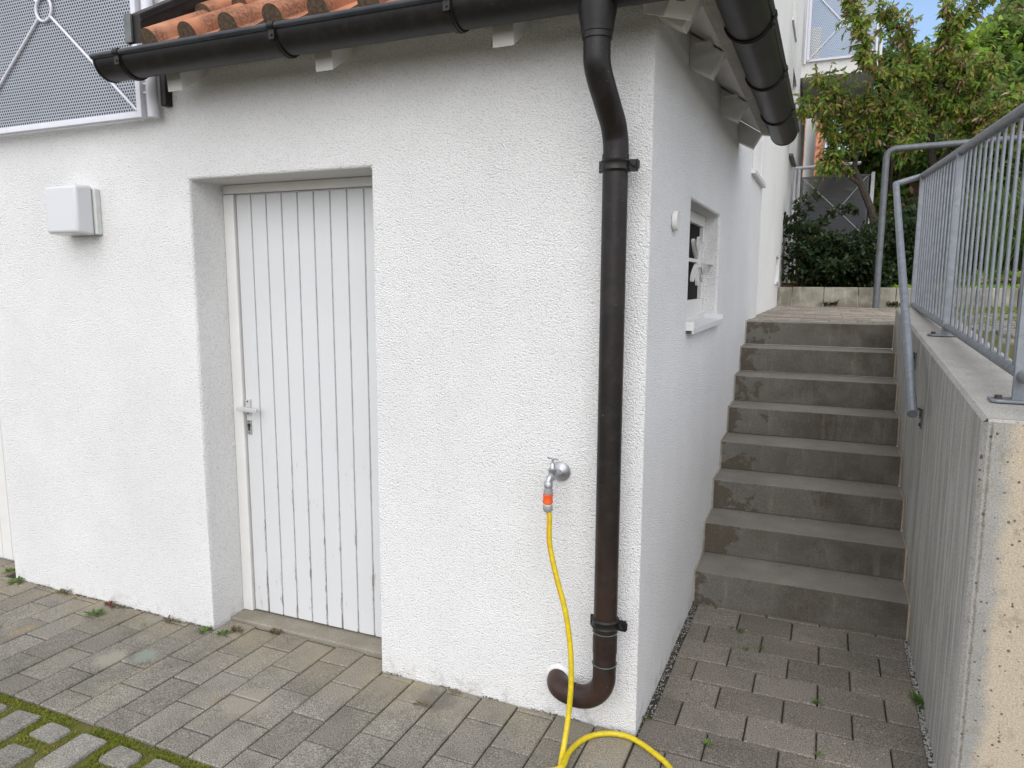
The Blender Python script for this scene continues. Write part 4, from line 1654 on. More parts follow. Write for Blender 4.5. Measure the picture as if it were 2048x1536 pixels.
mb.build('recess_wall', M['plaster_fine'], rb)
# lower railing with perforated gate behind the hedge
fz = thing('metal_gate', 'dark perforated metal gate with a pale handrail behind the hedge', 'gate', (0.5, 9, 1.9))
mb = MB()
mb.tube([(0.0, 9.0, 3.262), (0.86, 9.0, 3.29)], 0.024, 12)
mb.build('handrail', M['white_metal'], fz, smooth=True)
mb = MB()
mb.box(1.0, 1.045, 8.98, 9.02, 1.9, 3.16)
mb.build('post', M['white_metal'], fz)
for X in (0.01, 0.07):
    mb = MB()
    mb.tube([(X, 9.0, 1.6), (X, 9.0, 3.255)], 0.021, 10)
    mb.build('post', M['white_metal'], fz, smooth=True)
mb = MB()
mb.box(0.11, 1.03, 8.992, 9.008, 3.115, 3.135)
mb.box(0.11, 1.03, 8.992, 9.008, 2.28, 2.30)
mb.box(0.11, 0.13, 8.992, 9.008, 2.30, 3.115)
mb.box(0.955, 0.972, 8.992, 9.008, 2.30, 3.115)
mb.box(0.11, 1.03, 9.02, 9.04, 2.86, 2.88)
mb.build('frame', M['galv_old'], fz)
mb = MB()
mb.quad((0.12, 9.0, 2.29), (0.96, 9.0, 2.29), (0.96, 9.0, 3.12), (0.12, 9.0, 3.12))
mb.build('perforated_sheet', M['perf_dark'], fz)
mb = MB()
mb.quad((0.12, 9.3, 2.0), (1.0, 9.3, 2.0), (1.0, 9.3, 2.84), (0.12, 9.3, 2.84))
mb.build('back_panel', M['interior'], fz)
mb = MB()
ccx, ccz = 0.60, 2.66
mb.tube(arc((ccx, 8.985, ccz), (1, 0, 0), (0, 0, 1), 0.05, 0, 2 * math.pi, 24), 0.0055, 6, cap=False)
for cxn, czn in ((0.13, 3.11), (0.95, 3.11), (0.13, 2.31), (0.95, 2.31)):
    d = Vector((cxn - ccx, 0, czn - ccz)).normalized()
    mb.tube([Vector((ccx, 8.985, ccz)) + d * 0.05, (cxn, 8.985, czn)], 0.005, 6)
mb.build('cross_brace', M['white_metal'], fz)

# ================================================================ neighbour house
nh = thing('neighbour_house', 'distant house with an orange tiled roof seen under the balcony', 'house', (-2, 24, 1.5))
e_ = at(1651, 260, 'y', 22)
mb = MB()
xr_ = e_.x
mb.box(-5, xr_ - 0.25, 22.3, 27, 1.5, 4.9)
mb.build('wall', M['plaster_far'], nh)
mb = MB()
nrow = 14
for r_ in range(nrow):
    for k in range(60):
        X1 = xr_ - k * 0.22
        if X1 < -4:
            break
        y0_, z0_ = 22 + r_ * 0.25, 4.6 + r_ * 0.30
        pts = []
        for i in range(7):
            u = i / 6
            pts.append((X1 - 0.22 * u, y0_, z0_ + 0.06 + 0.05 * math.sin(u * math.pi) ** 2))
        up2 = [(p[0], p[1] + 0.27, p[2] + 0.31) for p in pts]
        mb.add(pts + up2, [(i, i + 1, 8 + i, 7 + i) for i in range(6)], 0)
mb.build('roof', M['tile'], nh, smooth=True)

# ================================================================ wall lamp, vent cap, tap, hose
lp_ = thing('wall_lamp', 'square opal glass wall lamp on the plaster left of the door', 'lamp', (-2.77, 0, 1.97))
mb = MB()
mb.box(-2.835, -2.612, -0.030, 0.001, 1.862, 2.075)
mb.build('lamp_base', M['lamp_base'], lp_, bevel=0.006, seg=3)
mb = MB()
q0 = [(-2.850, -0.031, 1.858), (-2.622, -0.031, 1.858), (-2.622, -0.031, 2.088), (-2.850, -0.031, 2.088)]
q1 = [(-2.842, -0.115, 1.866), (-2.628, -0.115, 1.866), (-2.628, -0.115, 2.082), (-2.842, -0.115, 2.082)]
mb.add(q0 + q1, [(0, 1, 2, 3), (7, 6, 5, 4), (0, 4, 5, 1), (1, 5, 6, 2), (2, 6, 7, 3), (3, 7, 4, 0)])
mb.build('lamp_shade', M['lamp'], lp_, bevel=0.014, seg=5, recalc=True, smooth=True)

mb = MB()
mb.lathe((0.0, 0.381, 1.880), (1, 0, 0), [(0, 0.034), (0.003, 0.038), (0.017, 0.038), (0.021, 0.035)], 32)
mb.build('round_cap', M['white_paint'], house, smooth=True)

tp_ = thing('water_tap', 'chrome garden tap on the white wall above the yellow hose', 'tap', (-0.303, 0, 0.96))
TX, TZ = -0.303, 0.962
SP = 0.036
mb = MB()
mb.lathe((TX, 0.002, TZ), (0, -1, 0), [(0, 0.037), (0.006, 0.0375), (0.010, 0.034), (0.013, 0.0345), (0.018, 0.030), (0.028, 0.017), (0.031, 0.014)], 36)
mb.build('wall_flange', M['chrome'], tp_, smooth=True)
mb = MB()
mb.lathe((TX, -0.028, TZ), (0, -1, 0), [(0, 0.015), (0.010, 0.015), (0.0105, 0.0115), (0.035, 0.0115)], 6)
mb.lathe((TX, -0.055, TZ), (0, -1, 0), [(0, 0.010), (0.022, 0.010), (0.030, 0.013), (0.050, 0.013), (0.054, 0.010)], 20)
yb_ = -0.090
mb.lathe((TX, yb_, TZ - 0.006), (0, 0, 1), [(0, 0.010), (0.004, 0.0135), (0.024, 0.0135), (0.028, 0.016), (0.036, 0.016), (0.039, 0.011), (0.056, 0.0075), (0.058, 0.005)], 20)
mb.tube(smooth_path([(TX, yb_ + 0.005, TZ + 0.012), (TX - 0.003, yb_ - 0.014, TZ + 0.004), (TX - 0.006, yb_ - 0.024, TZ - 0.008), (TX - 0.006, yb_ - 0.026, TZ - 0.016)], 5), 0.0105, 18)
mb.build('tap_body', M['chrome'], tp_, smooth=True)
mb = MB()
mb.tube([(TX, yb_, TZ + 0.048), (TX, yb_, TZ + 0.068)], 0.0042, 10)
mb.tube([(TX - 0.021, yb_ + 0.004, TZ + 0.0685), (TX + 0.021, yb_ - 0.004, TZ + 0.0665)], 0.0035, 10)
mb.build('tap_handle', M['chrome'], tp_, smooth=True)
HX, HY = TX - 0.006, yb_ - 0.026
mb = MB()
mb.lathe((HX, HY, TZ + SP - 0.046), (0, 0, -1), [(0, 0.0145), (0.002, 0.0160), (0.018, 0.0160), (0.021, 0.013)], 12)
mb.build('outlet_nut', M['chrome'], tp_, smooth=True)

hs = thing('garden_hose', 'yellow garden hose with red stripe hanging from the tap and looping on the paving', 'hose', (HX, HY, 0))
mb = MB()
mb.lathe((HX, HY, TZ + SP - 0.068), (0, 0, -1), [(0, 0.0125), (0.006, 0.0135), (0.0065, 0.0165), (0.022, 0.0170), (0.023, 0.0150)], 24)
mb.build('tap_connector', M['grey_plastic'], hs, smooth=True)
mb = MB()
mb.lathe((HX - 0.001, HY, TZ + SP - 0.0915), (0, 0, -1), [(0, 0.0165), (0.002, 0.0185), (0.010, 0.0172), (0.020, 0.0174), (0.031, 0.0188), (0.035, 0.0155)], 24)
mb.build('quick_coupling', M['orange'], hs, smooth=True)
mb = MB()
mb.lathe((HX - 0.001, HY, TZ + SP - 0.127), (0, 0, -1), [(0, 0.0140), (0.006, 0.0140)], 24)
mb.build('coupling_ring', M['cream'], hs, smooth=True)
mb = MB()
mb.lathe((HX - 0.001, HY, TZ + SP - 0.1335), (0, 0, -1), [(0, 0.0165), (0.002, 0.0178), (0.014, 0.0172), (0.022, 0.0135)], 24)
mb.build('coupling_nut', M['grey_plastic'], hs, smooth=True)


def hp(px, py, y):
    return at(px, py, 'y', y)


def hg(px, py, z=0.0105):
    return at(px, py, 'z', z)


pts = [Vector((HX - 0.001, HY, TZ + SP - 0.145)), hp(1099, 1035, -0.117), hp(1099, 1085, -0.12), hp(1112, 1150, -0.125), hp(1129, 1215, -0.13), hp(1138, 1270, -0.135), hp(1142, 1320, -0.143), hp(1142, 1370, -0.155), hp(1137, 1430, -0.175), hp(1129, 1485, -0.215), hg(1122, 1525), hg(1112, 1600), Vector((-0.10, -0.62, 0.0105)), Vector((-0.22, -0.70, 0.0105)), Vector((-0.33, -0.60, 0.0105)), Vector((-0.30, -0.47, 0.011)), Vector((-0.24, -0.36, 0.0125)), hg(1122, 1536, 0.028), hg(1140, 1502, 0.016), hg(1172, 1476), hg(1212, 1467), hg(1258, 1474), hg(1303, 1502), hg(1340, 1536), Vector((0.19, -0.24, 0.0105)), Vector((0.26, -0.42, 0.0105)), Vector((0.22, -0.62, 0.0105)), Vector((0.05, -0.80, 0.0105)), Vector((-0.15, -0.95, 0.0105)), Vector((-0.3, -1.2, 0.0105)), Vector((-0.25, -1.6, 0.0105))]
hpth = smooth_path(pts, 10)
mb = MB()
SEG = 20


def stripe(i, k):
    ph = (5 + int(i * 0.055)) % SEG
    if 38 < i < 62 and i % 7 and k in (13, 14) and (i * 7 + k * 3) % 5 < 3:
        return 2     # printed lettering, too small to read
    return 1 if k == ph else 0


mb.tube(hpth, 0.0098, SEG, matfn=stripe)
mb.build('hose_tube', [M['hose'], M['red_stripe'], M['ink']], hs, smooth=True)
# ================================================================ RAILING
def rx(y):
    return 1.136 - 0.0068 * y


rl = thing('galvanised_railing', 'galvanised steel railing with thin vertical bars on top of the retaining wall', 'railing', (1.12, 0.3, 1.27))
posts_y = (0.262, 1.835, 3.40)


def zb_(y):
    return ztop(y) + (0.075 if True else 0)


def zt_(y):
    p, q = (0.62, 2.232), (3.6, 2.395)
    return p[1] + (y - p[0]) * (q[1] - p[1]) / (q[0] - p[0])


yT0, yT1 = -0.05, 3.47
mb = MB()
mb.tube([(rx(yT0), yT0, zt_(yT0)), (rx(yT1), yT1, zt_(yT1))], 0.0215, 18)
mb.build('top_rail', M['galv'], rl, smooth=True)


def zlow(y):
    p, q = (0.36, 1.366), (3.6, 1.505)
    return p[1] + (y - p[0]) * (q[1] - p[1]) / (q[0] - p[0])


mb = MB()
for a, b in ((posts_y[0] + 0.012, posts_y[2] + 0.03), (-0.05, posts_y[0] - 0.012)):
    mb.tube([(rx(a), a, zlow(a)), (rx(b), b, zlow(b))], 0.0185, 16)
mb.build('bottom_rail', M['galv'], rl, smooth=True)
y = -0.04
nb_ = 0
bar_n = 13
for s_ in range(2):
    a, b = posts_y[s_], posts_y[s_ + 1]
    for k in range(1, bar_n):
        y = a + (b - a) * k / bar_n
        mb = MB()
        mb.tube([(rx(y), y, zlow(y)), (rx(y), y, zt_(y))], 0.0068, 10, cap=False)
        mb.build('baluster', M['galv'], rl, smooth=True)
for y in posts_y:
    mb = MB()
    x = rx(y)
    mb.prism([(x - 0.024, y - 0.008, ztop(y) + 0.004), (x + 0.024, y - 0.008, ztop(y) + 0.004), (x + 0.024, y + 0.008, ztop(y) + 0.004), (x - 0.024, y + 0.008, ztop(y) + 0.004)], (0, 0, zt_(y) - ztop(y) - 0.01))
    po = mb.build('post', M['galv'], rl, bevel=0.002)
    mb = MB()
    z = ztop(y) + 0.001
    zz_ = 0.009
    mb.prism([(x - 0.085, y - 0.030, z), (x - 0.070, y - 0.04, z), (x + 0.070, y - 0.04, z), (x + 0.085, y - 0.030, z), (x + 0.085, y + 0.03, z), (x + 0.07, y + 0.04, z), (x - 0.07, y + 0.04, z), (x - 0.085, y + 0.03, z)], (0, 0, zz_))
    mb.build('foot_plate', M['galv'], po, bevel=0.002)
    for s_ in (-1, 1):
        mb = MB()
        mb.lathe((x + s_ * 0.060, y, z + zz_), (0, 0, 1), [(0, 0.013), (0.002, 0.013), (0.0021, 0.0105), (0.011, 0.0105)], 6)
        mb.build('bolt', M['rust'], po)

# handrail of the stairs
hr = thing('stair_handrail', 'sloping galvanised tube handrail fixed to the retaining wall beside the steps', 'handrail', (0.92, 1.2, 1.0))
hA = at(1825, 828, 'x', 0.925)
hB = at(1790, 366, 'x', 0.935)
hB = Vector((0.935, 3.30, at(1790, 366, 'y', 3.30).z))
q1 = at(1792, 368, 'y', 3.34)
q2 = Vector((rx(3.47), 3.47, zt_(3.47)))
mb = MB()
mb.tube([hA, q1], 0.0212, 20)
mb.tube([q1, q2], 0.0200, 20)
mb.lathe(q1 - Vector((0, 0, 0.0)), (0, 0, 1), [(-0.018, 0.012), (-0.010, 0.019), (0.006, 0.0212), (0.016, 0.014), (0.021, 0.002)], 18)
mb.build('handrail_tube', M['galv'], hr, smooth=True)
for (yy) in (1.38, 1.83):
    t = (yy - 0.06 - hA.y) / (q1.y - hA.y)
    pc = hA + (q1 - hA) * t
    wz = (1.02 if yy < 1.5 else 1.245)
    mb = MB()
    mb.tube(smooth_path([pc + Vector((0.01, 0, -0.012)), Vector((0.958, yy - 0.03, wz + 0.055)), Vector((0.982, yy, wz + 0.045)), Vector((0.985, yy, wz))], 4), 0.0055, 10)
    mb.box(0.9885, 0.9945, yy - 0.016, yy + 0.016, wz - 0.045, wz + 0.045)
    b_ = mb.build('wall_bracket', M['galv_old'], hr, smooth=True)
    for dz_ in (-0.028, 0.022):
        mb = MB()
        mb.lathe((0.989, yy, wz + dz_), (-1, 0, 0), [(0, 0.0095), (0.008, 0.0095)], 6)
        mb.build('bolt', M['rust'], b_)

# inverted-U pipe by the hedge
mb = MB()
pz = 3.135
pth = [Vector((1.062, 6.98, ZL)), Vector((1.062, 6.98, pz - 0.10))] + arc((1.162, 6.98, pz - 0.10), (-1, 0, 0), (0, 0, 1), 0.10, 0.2, math.pi / 2, 8) + [Vector((4.6, 6.98, pz + 0.09))]
mb.tube(pth, 0.036, 18)
pf = mb.build('pipe_frame', M['galv_old'], smooth=True)
tag(pf, 'thick grey galvanised pipe frame standing at the kerb before the hedge', 'pipe frame')
mb = MB()
for p in ((1.062, 6.98, pz - 0.125),):
    mb.lathe(p, (0, 0, 1), [(0, 0.039), (0.014, 0.039)], 18)
mb.build('pipe_collar', M['galv_old'], pf, smooth=True)
mb = MB()
mb.lathe((1.17, 6.98, pz + 0.0), (1, 0, 0), [(0, 0.0385), (0.012, 0.0385)], 18)
mb.build('pipe_collar', M['galv_old'], pf, smooth=True)

# ================================================================ VEGETATION
def rdir():
    while True:
        v = Vector((U(-1, 1), U(-1, 1), U(-1, 1)))
        if 0.05 < v.length < 1:
            return v.normalized()


def foliage(mb, centres, n, L, W, mi=0, simple_=False, down=0.0, hollow=0.55):
    """centres: list of (point, (rx,ry,rz))"""
    vol = [c[1][0] * c[1][1] * c[1][2] ** 0.5 for c in centres]
    tot = sum(vol)
    for (c, r), v in zip(centres, vol):
        c = Vector(c)
        k = int(n * v / tot)
        # sub-clumps give an uneven outline
        subs = []
        for _ in range(max(4, k // 28)):
            d = rdir()
            rr = U(hollow, 1.05)
            subs.append((c + Vector((d.x * r[0], d.y * r[1], d.z * r[2])) * rr, d))
        for _ in range(k):
            s0, d = random.choice(subs)
            sc = 0.16 * (r[0] + r[2])
            p = s0 + Vector((random.gauss(0, sc * 0.5), random.gauss(0, sc * 0.5), random.gauss(0, sc * 0.4)))
            dd = (rdir() + d * 0.6 + Vector((0, 0, -down)))
            nn = (rdir() * 0.6 + Vector((0, -0.3, 1)))
            l = L * U(0.6, 1.25)
            mb.leaf(p, dd, nn, l, W * l / L * U(0.8, 1.2), U(0, 0.5), mi, simple_)


# hedge behind the kerb : several shrubs
hedge = [
    ((0.20, 7.85, 2.02), (0.32, 0.45, 0.42), 'dark leafy shrub against the white wall at the left end of the hedge'),
    ((0.62, 7.75, 1.88), (0.36, 0.5, 0.36), 'dark green shrub in the middle of the hedge below the gate'),
    ((1.05, 7.75, 1.92), (0.34, 0.5, 0.40), 'dark shrub around the foot of the galvanised pipe'),
    ((1.48, 7.95, 2.10), (0.40, 0.5, 0.55), 'dark bushy shrub right of the pipe behind the railing end'),
]
for i, (c, r, lab) in enumerate(hedge):
    root = thing('shrub', lab, 'shrub', (c[0], c[1], 1.55), 'dark shrubs of the hedge')
    mb = MB()
    cc = [(c, r)] + [((c[0] + U(-0.2, 0.2), c[1] + U(-0.25, 0.1), c[2] + U(-0.25, 0.25)), (r[0] * 0.6, r[1] * 0.6, r[2] * 0.6)) for _ in range(4)]
    if i == 0:
        cc += [((0.02 + 0.06 * k, 7.6 + U(-.1, .1), 2.42 + 0.07 * k), (0.11, 0.12, 0.09)) for k in range(5)]
        cc += [((0.45 + 0.1 * k, 7.75, 2.46 + 0.04 * k), (0.12, 0.1, 0.07)) for k in range(4)]
    cc = [((q[0][0], max(q[0][1], 7.45), max(q[0][2], 1.75)), q[1]) for q in cc]
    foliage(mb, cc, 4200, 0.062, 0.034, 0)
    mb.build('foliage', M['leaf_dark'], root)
    mb = MB()
    for _ in range(7):
        a = Vector((c[0] + U(-.1, .1), c[1] + U(-.1, .1), 1.5))
        b = Vector(c) + Vector((U(-.25, .25), U(-.2, .1), U(-.1, .3)))
        mb.tube([a, (a + b) / 2 + Vector((U(-.05, .05), 0, 0)), b], [0.012, 0.009, 0.004], 6)
    mb.build('stem', M['bark'], root)


def branchset(mb, segs, seg=8):
    for pts, r0, r1 in segs:
        P = smooth_path(pts, 4)
        n = len(P)
        mb.tube(P, [r0 + (r1 - r0) * i / (n - 1) for i in range(n)], seg)


def peach(name, label, branches, nleaf, depth0, sub=1.0):
    """branches: list of (list of (px, py, depth y), r0, r1, leafiness)"""
    b0 = at(branches[0][0][0][0], branches[0][0][0][1], 'y', branches[0][0][0][2])
    root = thing(name, label, 'tree', tuple(b0), 'peach trees on the slope')
    tr = MB()
    cr_ = MB()
    tips = []
    for pts, r0, r1, lf in branches:
        P = [at(p[0], p[1], 'y', p[2]) for p in pts]
        SP = smooth_path(P, 5)
        n = len(SP)
        tr.tube(SP, [r0 + (r1 - r0) * i / (n - 1) for i in range(n)], 8)
        if lf <= 0:
            continue
        for i in range(n - 1):
            if i < n * 0.25 and r0 > 0.02:
                continue
            for _ in range(int(4 * lf)):
                if rnd() > 0.8:
                    continue
                p = SP[i].lerp(SP[i + 1], rnd())
                d = rdir() + Vector((0, 0, 0.35)) + (SP[i + 1] - SP[i]).normalized() * 0.5
                L = U(0.08, 0.30) * (0.75 if lf < 1.25 else 1.0)
                e = p + d.normalized() * L
                m_ = (p + e) / 2 + Vector((0, 0, U(0, 0.05)))
                tr.tube([p, m_, e], [0.005, 0.0035, 0.0018], 4, cap=False)
                tips.append((p, m_, e))
    per = max(4, int(nleaf / max(1, len(tips))))
    for (p, m_, e) in tips:
        brown = rnd() < 0.22
        for _ in range(per):
            t = rnd()
            q = (p.lerp(m_, t * 2) if t < 0.5 else m_.lerp(e, t * 2 - 1)) + rdir() * 0.015
            dd = (e - p).normalized() * 0.4 + rdir() * 0.8 + Vector((0, 0, -0.75))
            l = U(0.035, 0.11)
            cr_.leaf(q, dd, rdir() + Vector((0, -0.4, 0.5)), l, l * U(0.26, 0.38), U(0.2, 0.9), 1 if (brown and rnd() < 0.6) else 0)
    tr.build('trunk', M['bark'], root, smooth=True)
    cr_.build('crown', [M['leaf_peach'], M['leaf_dry']], root)
    return root


peach('peach_tree', 'peach tree with curled yellow brown leaves leaning left over the gate', [
    ([(1752, 470, 8.3), (1742, 420, 8.3), (1722, 370, 8.3), (1708, 335, 8.25)], 0.052, 0.035, 0),
    ([(1708, 335, 8.25), (1712, 305, 8.2), (1700, 275, 8.1), (1692, 245, 8.0)], 0.032, 0.014, 1.6),
    ([(1722, 370, 8.3), (1690, 345, 8.2), (1672, 315, 8.1), (1665, 280, 8.0)], 0.03, 0.010, 1.2),
    ([(1712, 305, 8.2), (1735, 270, 8.1), (1760, 235, 8.0), (1775, 205, 7.9)], 0.024, 0.010, 1.8),
    ([(1692, 245, 8.0), (1680, 215, 7.9), (1668, 190, 7.7), (1650, 175, 7.6), (1632, 165, 7.5)], 0.014, 0.005, 1.3),
    ([(1668, 190, 7.7), (1650, 205, 7.6), (1630, 213, 7.5), (1605, 222, 7.5)], 0.008, 0.003, 1.3),
    ([(1700, 275, 8.1), (1720, 230, 8.0), (1735, 200, 7.9)], 0.014, 0.006, 1.6),
    ([(1665, 280, 8.0), (1655, 262, 7.9), (1655, 240, 7.9)], 0.010, 0.004, 1.0),
    ([(1672, 315, 8.1), (1662, 320, 8.0), (1655, 335, 8.0)], 0.008, 0.004, 1.2),
], 4200, 8)
peach('peach_tree', 'taller peach tree with curled leaves reaching into the sky behind the railing', [
    ([(1885, 380, 8.7), (1868, 335, 8.7), (1862, 290, 8.6), (1866, 245, 8.5)], 0.055, 0.038, 0),
    ([(1866, 245, 8.5), (1856, 205, 8.3), (1838, 170, 8.1), (1824, 142, 8.0)], 0.036, 0.020, 1.5),
    ([(1824, 150, 8.0), (1795, 158, 7.8), (1762, 145, 7.6), (1728, 130, 7.4)], 0.016, 0.006, 1.2),
    ([(1728, 130, 7.4), (1735, 100, 7.3), (1718, 60, 7.2), (1704, 25, 7.2), (1693, -15, 7.2)], 0.007, 0.003, 1.2),
    ([(1838, 170, 8.1), (1830, 130, 8.0), (1815, 90, 7.9), (1790, 50, 7.8), (1765, 22, 7.8)], 0.014, 0.004, 1.3),
    ([(1862, 240, 8.4), (1878, 180, 8.2), (1885, 130, 8.1), (1902, 70, 8.0), (1925, 35, 7.9), (1975, -5, 7.9)], 0.022, 0.005, 1.3),
    ([(1885, 130, 8.1), (1888, 95, 8.1), (1898, 55, 8.0), (1898, 10, 8.0)], 0.010, 0.003, 1.1),
    ([(1868, 335, 8.7), (1920, 280, 8.5), (1975, 235, 8.3), (2030, 190, 8.2)], 0.036, 0.012, 1.8),
    ([(1920, 280, 8.5), (1930, 230, 8.3), (1950, 180, 8.2), (1990, 130, 8.0)], 0.020, 0.006, 1.8),
    ([(1862, 290, 8.6), (1830, 262, 8.3), (1800, 240, 8.1), (1780, 215, 8.0)], 0.022, 0.008, 1.8),
    ([(1866, 245, 8.5), (1895, 215, 8.3), (1920, 170, 8.1), (1930, 125, 8.0)], 0.020, 0.006, 1.6),
    ([(1975, 235, 8.3), (2010, 240, 8.1), (2060, 220, 8.0)], 0.012, 0.004, 1.6),
    ([(1920, 280, 8.5), (1960, 285, 8.3), (2010, 270, 8.1), (2060, 260, 8.0)], 0.014, 0.004, 1.4),
    ([(1830, 262, 8.3), (1815, 285, 8.1), (1800, 300, 8.0)], 0.010, 0.004, 1.3),
], 15000, 8, 1.0)

# shrubs and ivy over the hillside
shr = [
    ((1790, 135), 11.0, (0.45, 0.5, 0.40), 'leaf_mid', 'green bush on the slope right of the rear balcony', 1500),
    ((1725, 265), 12.0, (0.6, 0.6, 0.8), 'leaf_mid', 'green bush behind the left peach tree', 1500),
    ((1860, 175), 12.0, (0.8, 0.6, 0.6), 'leaf_mid', 'mid green bush on the slope behind the tall peach tree', 1800),
    ((1935, 130), 13.0, (0.8, 0.7, 0.55), 'leaf_bright', 'bright yellow green bush below the conifer tips', 2200),
    ((2020, 150), 13.0, (0.8, 0.7, 0.75), 'leaf_bright', 'bright green bush at the right edge of the hilltop', 2200),
    ((1985, 260), 10.5, (0.6, 0.5, 0.6), 'leaf_mid', 'leafy bush halfway up the slope behind the railing', 1400),
    ((2010, 330), 9.6, (0.55, 0.5, 0.5), 'leaf_mid', 'leafy green bush on the bank directly above the pipe frame at the right', 1500),
    ((1900, 300), 10.0, (0.5, 0.5, 0.4), 'leaf_mid', 'green bush on the bank between the two peach tree trunks and the railing', 1300),
    ((2050, 240), 10.5, (0.5, 0.5, 0.5), 'leaf_bright', 'light green bush cut off by the right edge of the photo', 1300),
    ((1968, 120), 11.5, (0.6, 0.5, 0.45), 'leaf_bright', 'light green bush on the slope beneath the overhead wire', 1500),
    ((2045, 105), 11.5, (0.6, 0.5, 0.5), 'leaf_mid', 'mid green bush high on the slope at the right edge of the photo', 1500),
    ((2040, 190), 11.0, (0.6, 0.5, 0.45), 'leaf_mid', 'mid green bush on the slope just above the end of the top rail', 1500),
    ((1800, 250), 10.5, (0.5, 0.5, 0.5), 'leaf_mid', 'low bush on the brown slope above the pipe frame', 1200),
]
for (pp, Y, r, mt, lab, n) in shr:
    c = at(pp[0], pp[1], 'y', Y)
    zg = hz(max(c.x, 0), c.y)
    root = thing('bush', lab, 'bush', (c.x, c.y, min(zg, c.z)), 'bushes on the hillside')
    mb = MB()
    foliage(mb, [(c, r)] + [((c.x + U(-r[0], r[0]) * 0.8, c.y + U(-.2, .2), c.z + U(-r[2], r[2]) * 0.6), (r[0] * .5, r[1] * .5, r[2] * .5)) for _ in range(5)], int(n * 1.7), 0.10, 0.058)
    mb.build('foliage', M[mt], root)
    mb = MB()
    for _ in range(5):
        b = c + Vector((U(-.3, .3), U(-.2, .2), U(-.1, .2)))
        mb.tube([Vector((c.x + U(-.1, .1), c.y, min(zg, c.z) - 0.1)), b], [0.025, 0.008], 6)
    mb.build('stem', M['bark'], root)
# conifers
for (px_, top, base, Y, rr, lab) in ((1985, 46, 140, 19, 0.36, 'dark conifer tip left of two above the bright bushes'), (2022, 36, 150, 19.5, 0.42, 'dark conifer tip behind the bright bushes near the photo edge'), (1918, 70, 160, 18, 0.35, 'small conifer tip left of the overhead wire')):
    a = at(px_, top, 'y', Y)
    b = at(px_, base, 'y', Y)
    b.x = a.x
    zg = hz(a.x, a.y) - 0.2
    root = thing('conifer', lab, 'conifer', (a.x, Y, zg), 'conifers on the hilltop')
    mb = MB()
    mb.tube([(a.x, Y, zg), (a.x, Y, a.z)], [0.09, 0.01], 7)
    mb.build('trunk', M['bark'], root)
    mb = MB()
    H = a.z - zg
    for _ in range(2600):
        t = rnd() ** 0.7
        z = a.z - t * min(H, 2.6)
        rad = rr * (0.12 + 1.0 * t) * U(0.3, 1.1)
        an = U(0, 6.283)
        p = Vector((a.x + math.cos(an) * rad, Y + math.sin(an) * rad, z + U(-.05, .05)))
        mb.leaf(p, Vector((math.cos(an), math.sin(an), U(0.0, 0.9))), Vector((0, 0, 1)), U(0.08, 0.17), 0.03, simple_=True)
    mb.build('crown', M['needle'], root)
# ivy, dry stems and low growth as ground cover
mb = MB()
cnt = 0
while cnt < 44000:
    X = U(-0.02, 6.5) if rnd() < 0.75 else U(4, 12)
    Y = 7.4 + 10 * rnd() ** 1.2
    n_ = mnoise.noise(Vector((X * 1.1, Y * 1.1, 5)))
    cnt += 1
    if n_ < (-0.12 if X < 2.5 else -0.3) or (X < 1.4 and Y < 8.7):
        continue
    p = Vector((X, Y, hz(X, Y) + U(0, 0.16)))
    l = U(0.05, 0.12) * (1.0 if Y < 9.5 else 1.5)
    mi = 0 if rnd() < 0.75 else (1 if rnd() < 0.6 else 2)
    mb.leaf(p, rdir() + Vector((0, -0.3, 0.1)), Vector((0, -0.6, 0.8)) + rdir() * 0.5, l, l * 0.6, 0.2, mi)
tag(mb.build('ground_cover', [M['leaf_mid'], M['leaf_dry'], M['leaf_bright']]), 'ivy and low plants creeping over the brown hillside', 'ground cover', kind='stuff')
mb = MB()
for i in range(2600):
    X, Y = U(1.3, 5.2), U(7.5, 8.9)
    p = Vector((X, Y, hz(X, Y) + U(0, 0.10)))
    l = U(0.05, 0.16)
    mb.leaf(p, rdir() + Vector((0, 0, 0.1)), rdir(), l, l * 0.3, 0.6)
for i in range(420):
    X, Y = U(1.2, 5.2), U(8.4, 9.4)
    p = Vector((X, Y, hz(X, Y)))
    q = p + Vector((U(-.25, .25), U(-.25, .05), U(0.15, 0.8)))
    mb.tube([p, (p + q) / 2 + rdir() * 0.05, q], [0.006, 0.004, 0.002], 4, cap=False)
tag(mb.build('dead_leaves', M['leaf_dry']), 'dry brown leaves and twigs lying under the slope bushes', 'dead leaves', kind='stuff')
mb = MB()
for i in range(6500):
    X, Y = U(1.25, 4.8), U(7.28, 7.62)
    blade(mb, X, Y, 1.57, U(0.03, 0.085))
tag(mb.build('grass_strip', M['leaf_bright']), 'bright green grass strip on top of the kerb behind the railing', 'grass', kind='stuff')
# dark undergrowth behind the railing
for i, (X, Y, Z, lab) in enumerate(((2.0, 8.6, 2.25, 'dark undergrowth bush behind the second railing post'), (2.7, 8.9, 2.45, 'dark undergrowth bush behind the railing near the photo edge'), (3.4, 8.9, 2.5, 'dark undergrowth bush at the right photo edge'), (2.3, 9.6, 3.0, 'dark bush in the middle of the slope behind the pipe frame'))):
    root = thing('bush', lab, 'bush', (X, Y, hz(X, Y)), 'dark bushes under the slope')
    mb = MB()
    foliage(mb, [((X, Y, Z), (0.45, 0.4, 0.5)), ((X + 0.2, Y, Z + 0.3), (0.3, 0.3, 0.3))], 1900, 0.085, 0.04)
    mb.build('foliage', M['leaf_dark'], root)
    mb = MB()
    for _ in range(5):
        mb.tube([(X + U(-.1, .1), Y, hz(X, Y) - 0.05), (X + U(-.3, .3), Y - 0.1, Z + U(0, .3))], [0.015, 0.005], 6)
    mb.build('stem', M['bark'], root)
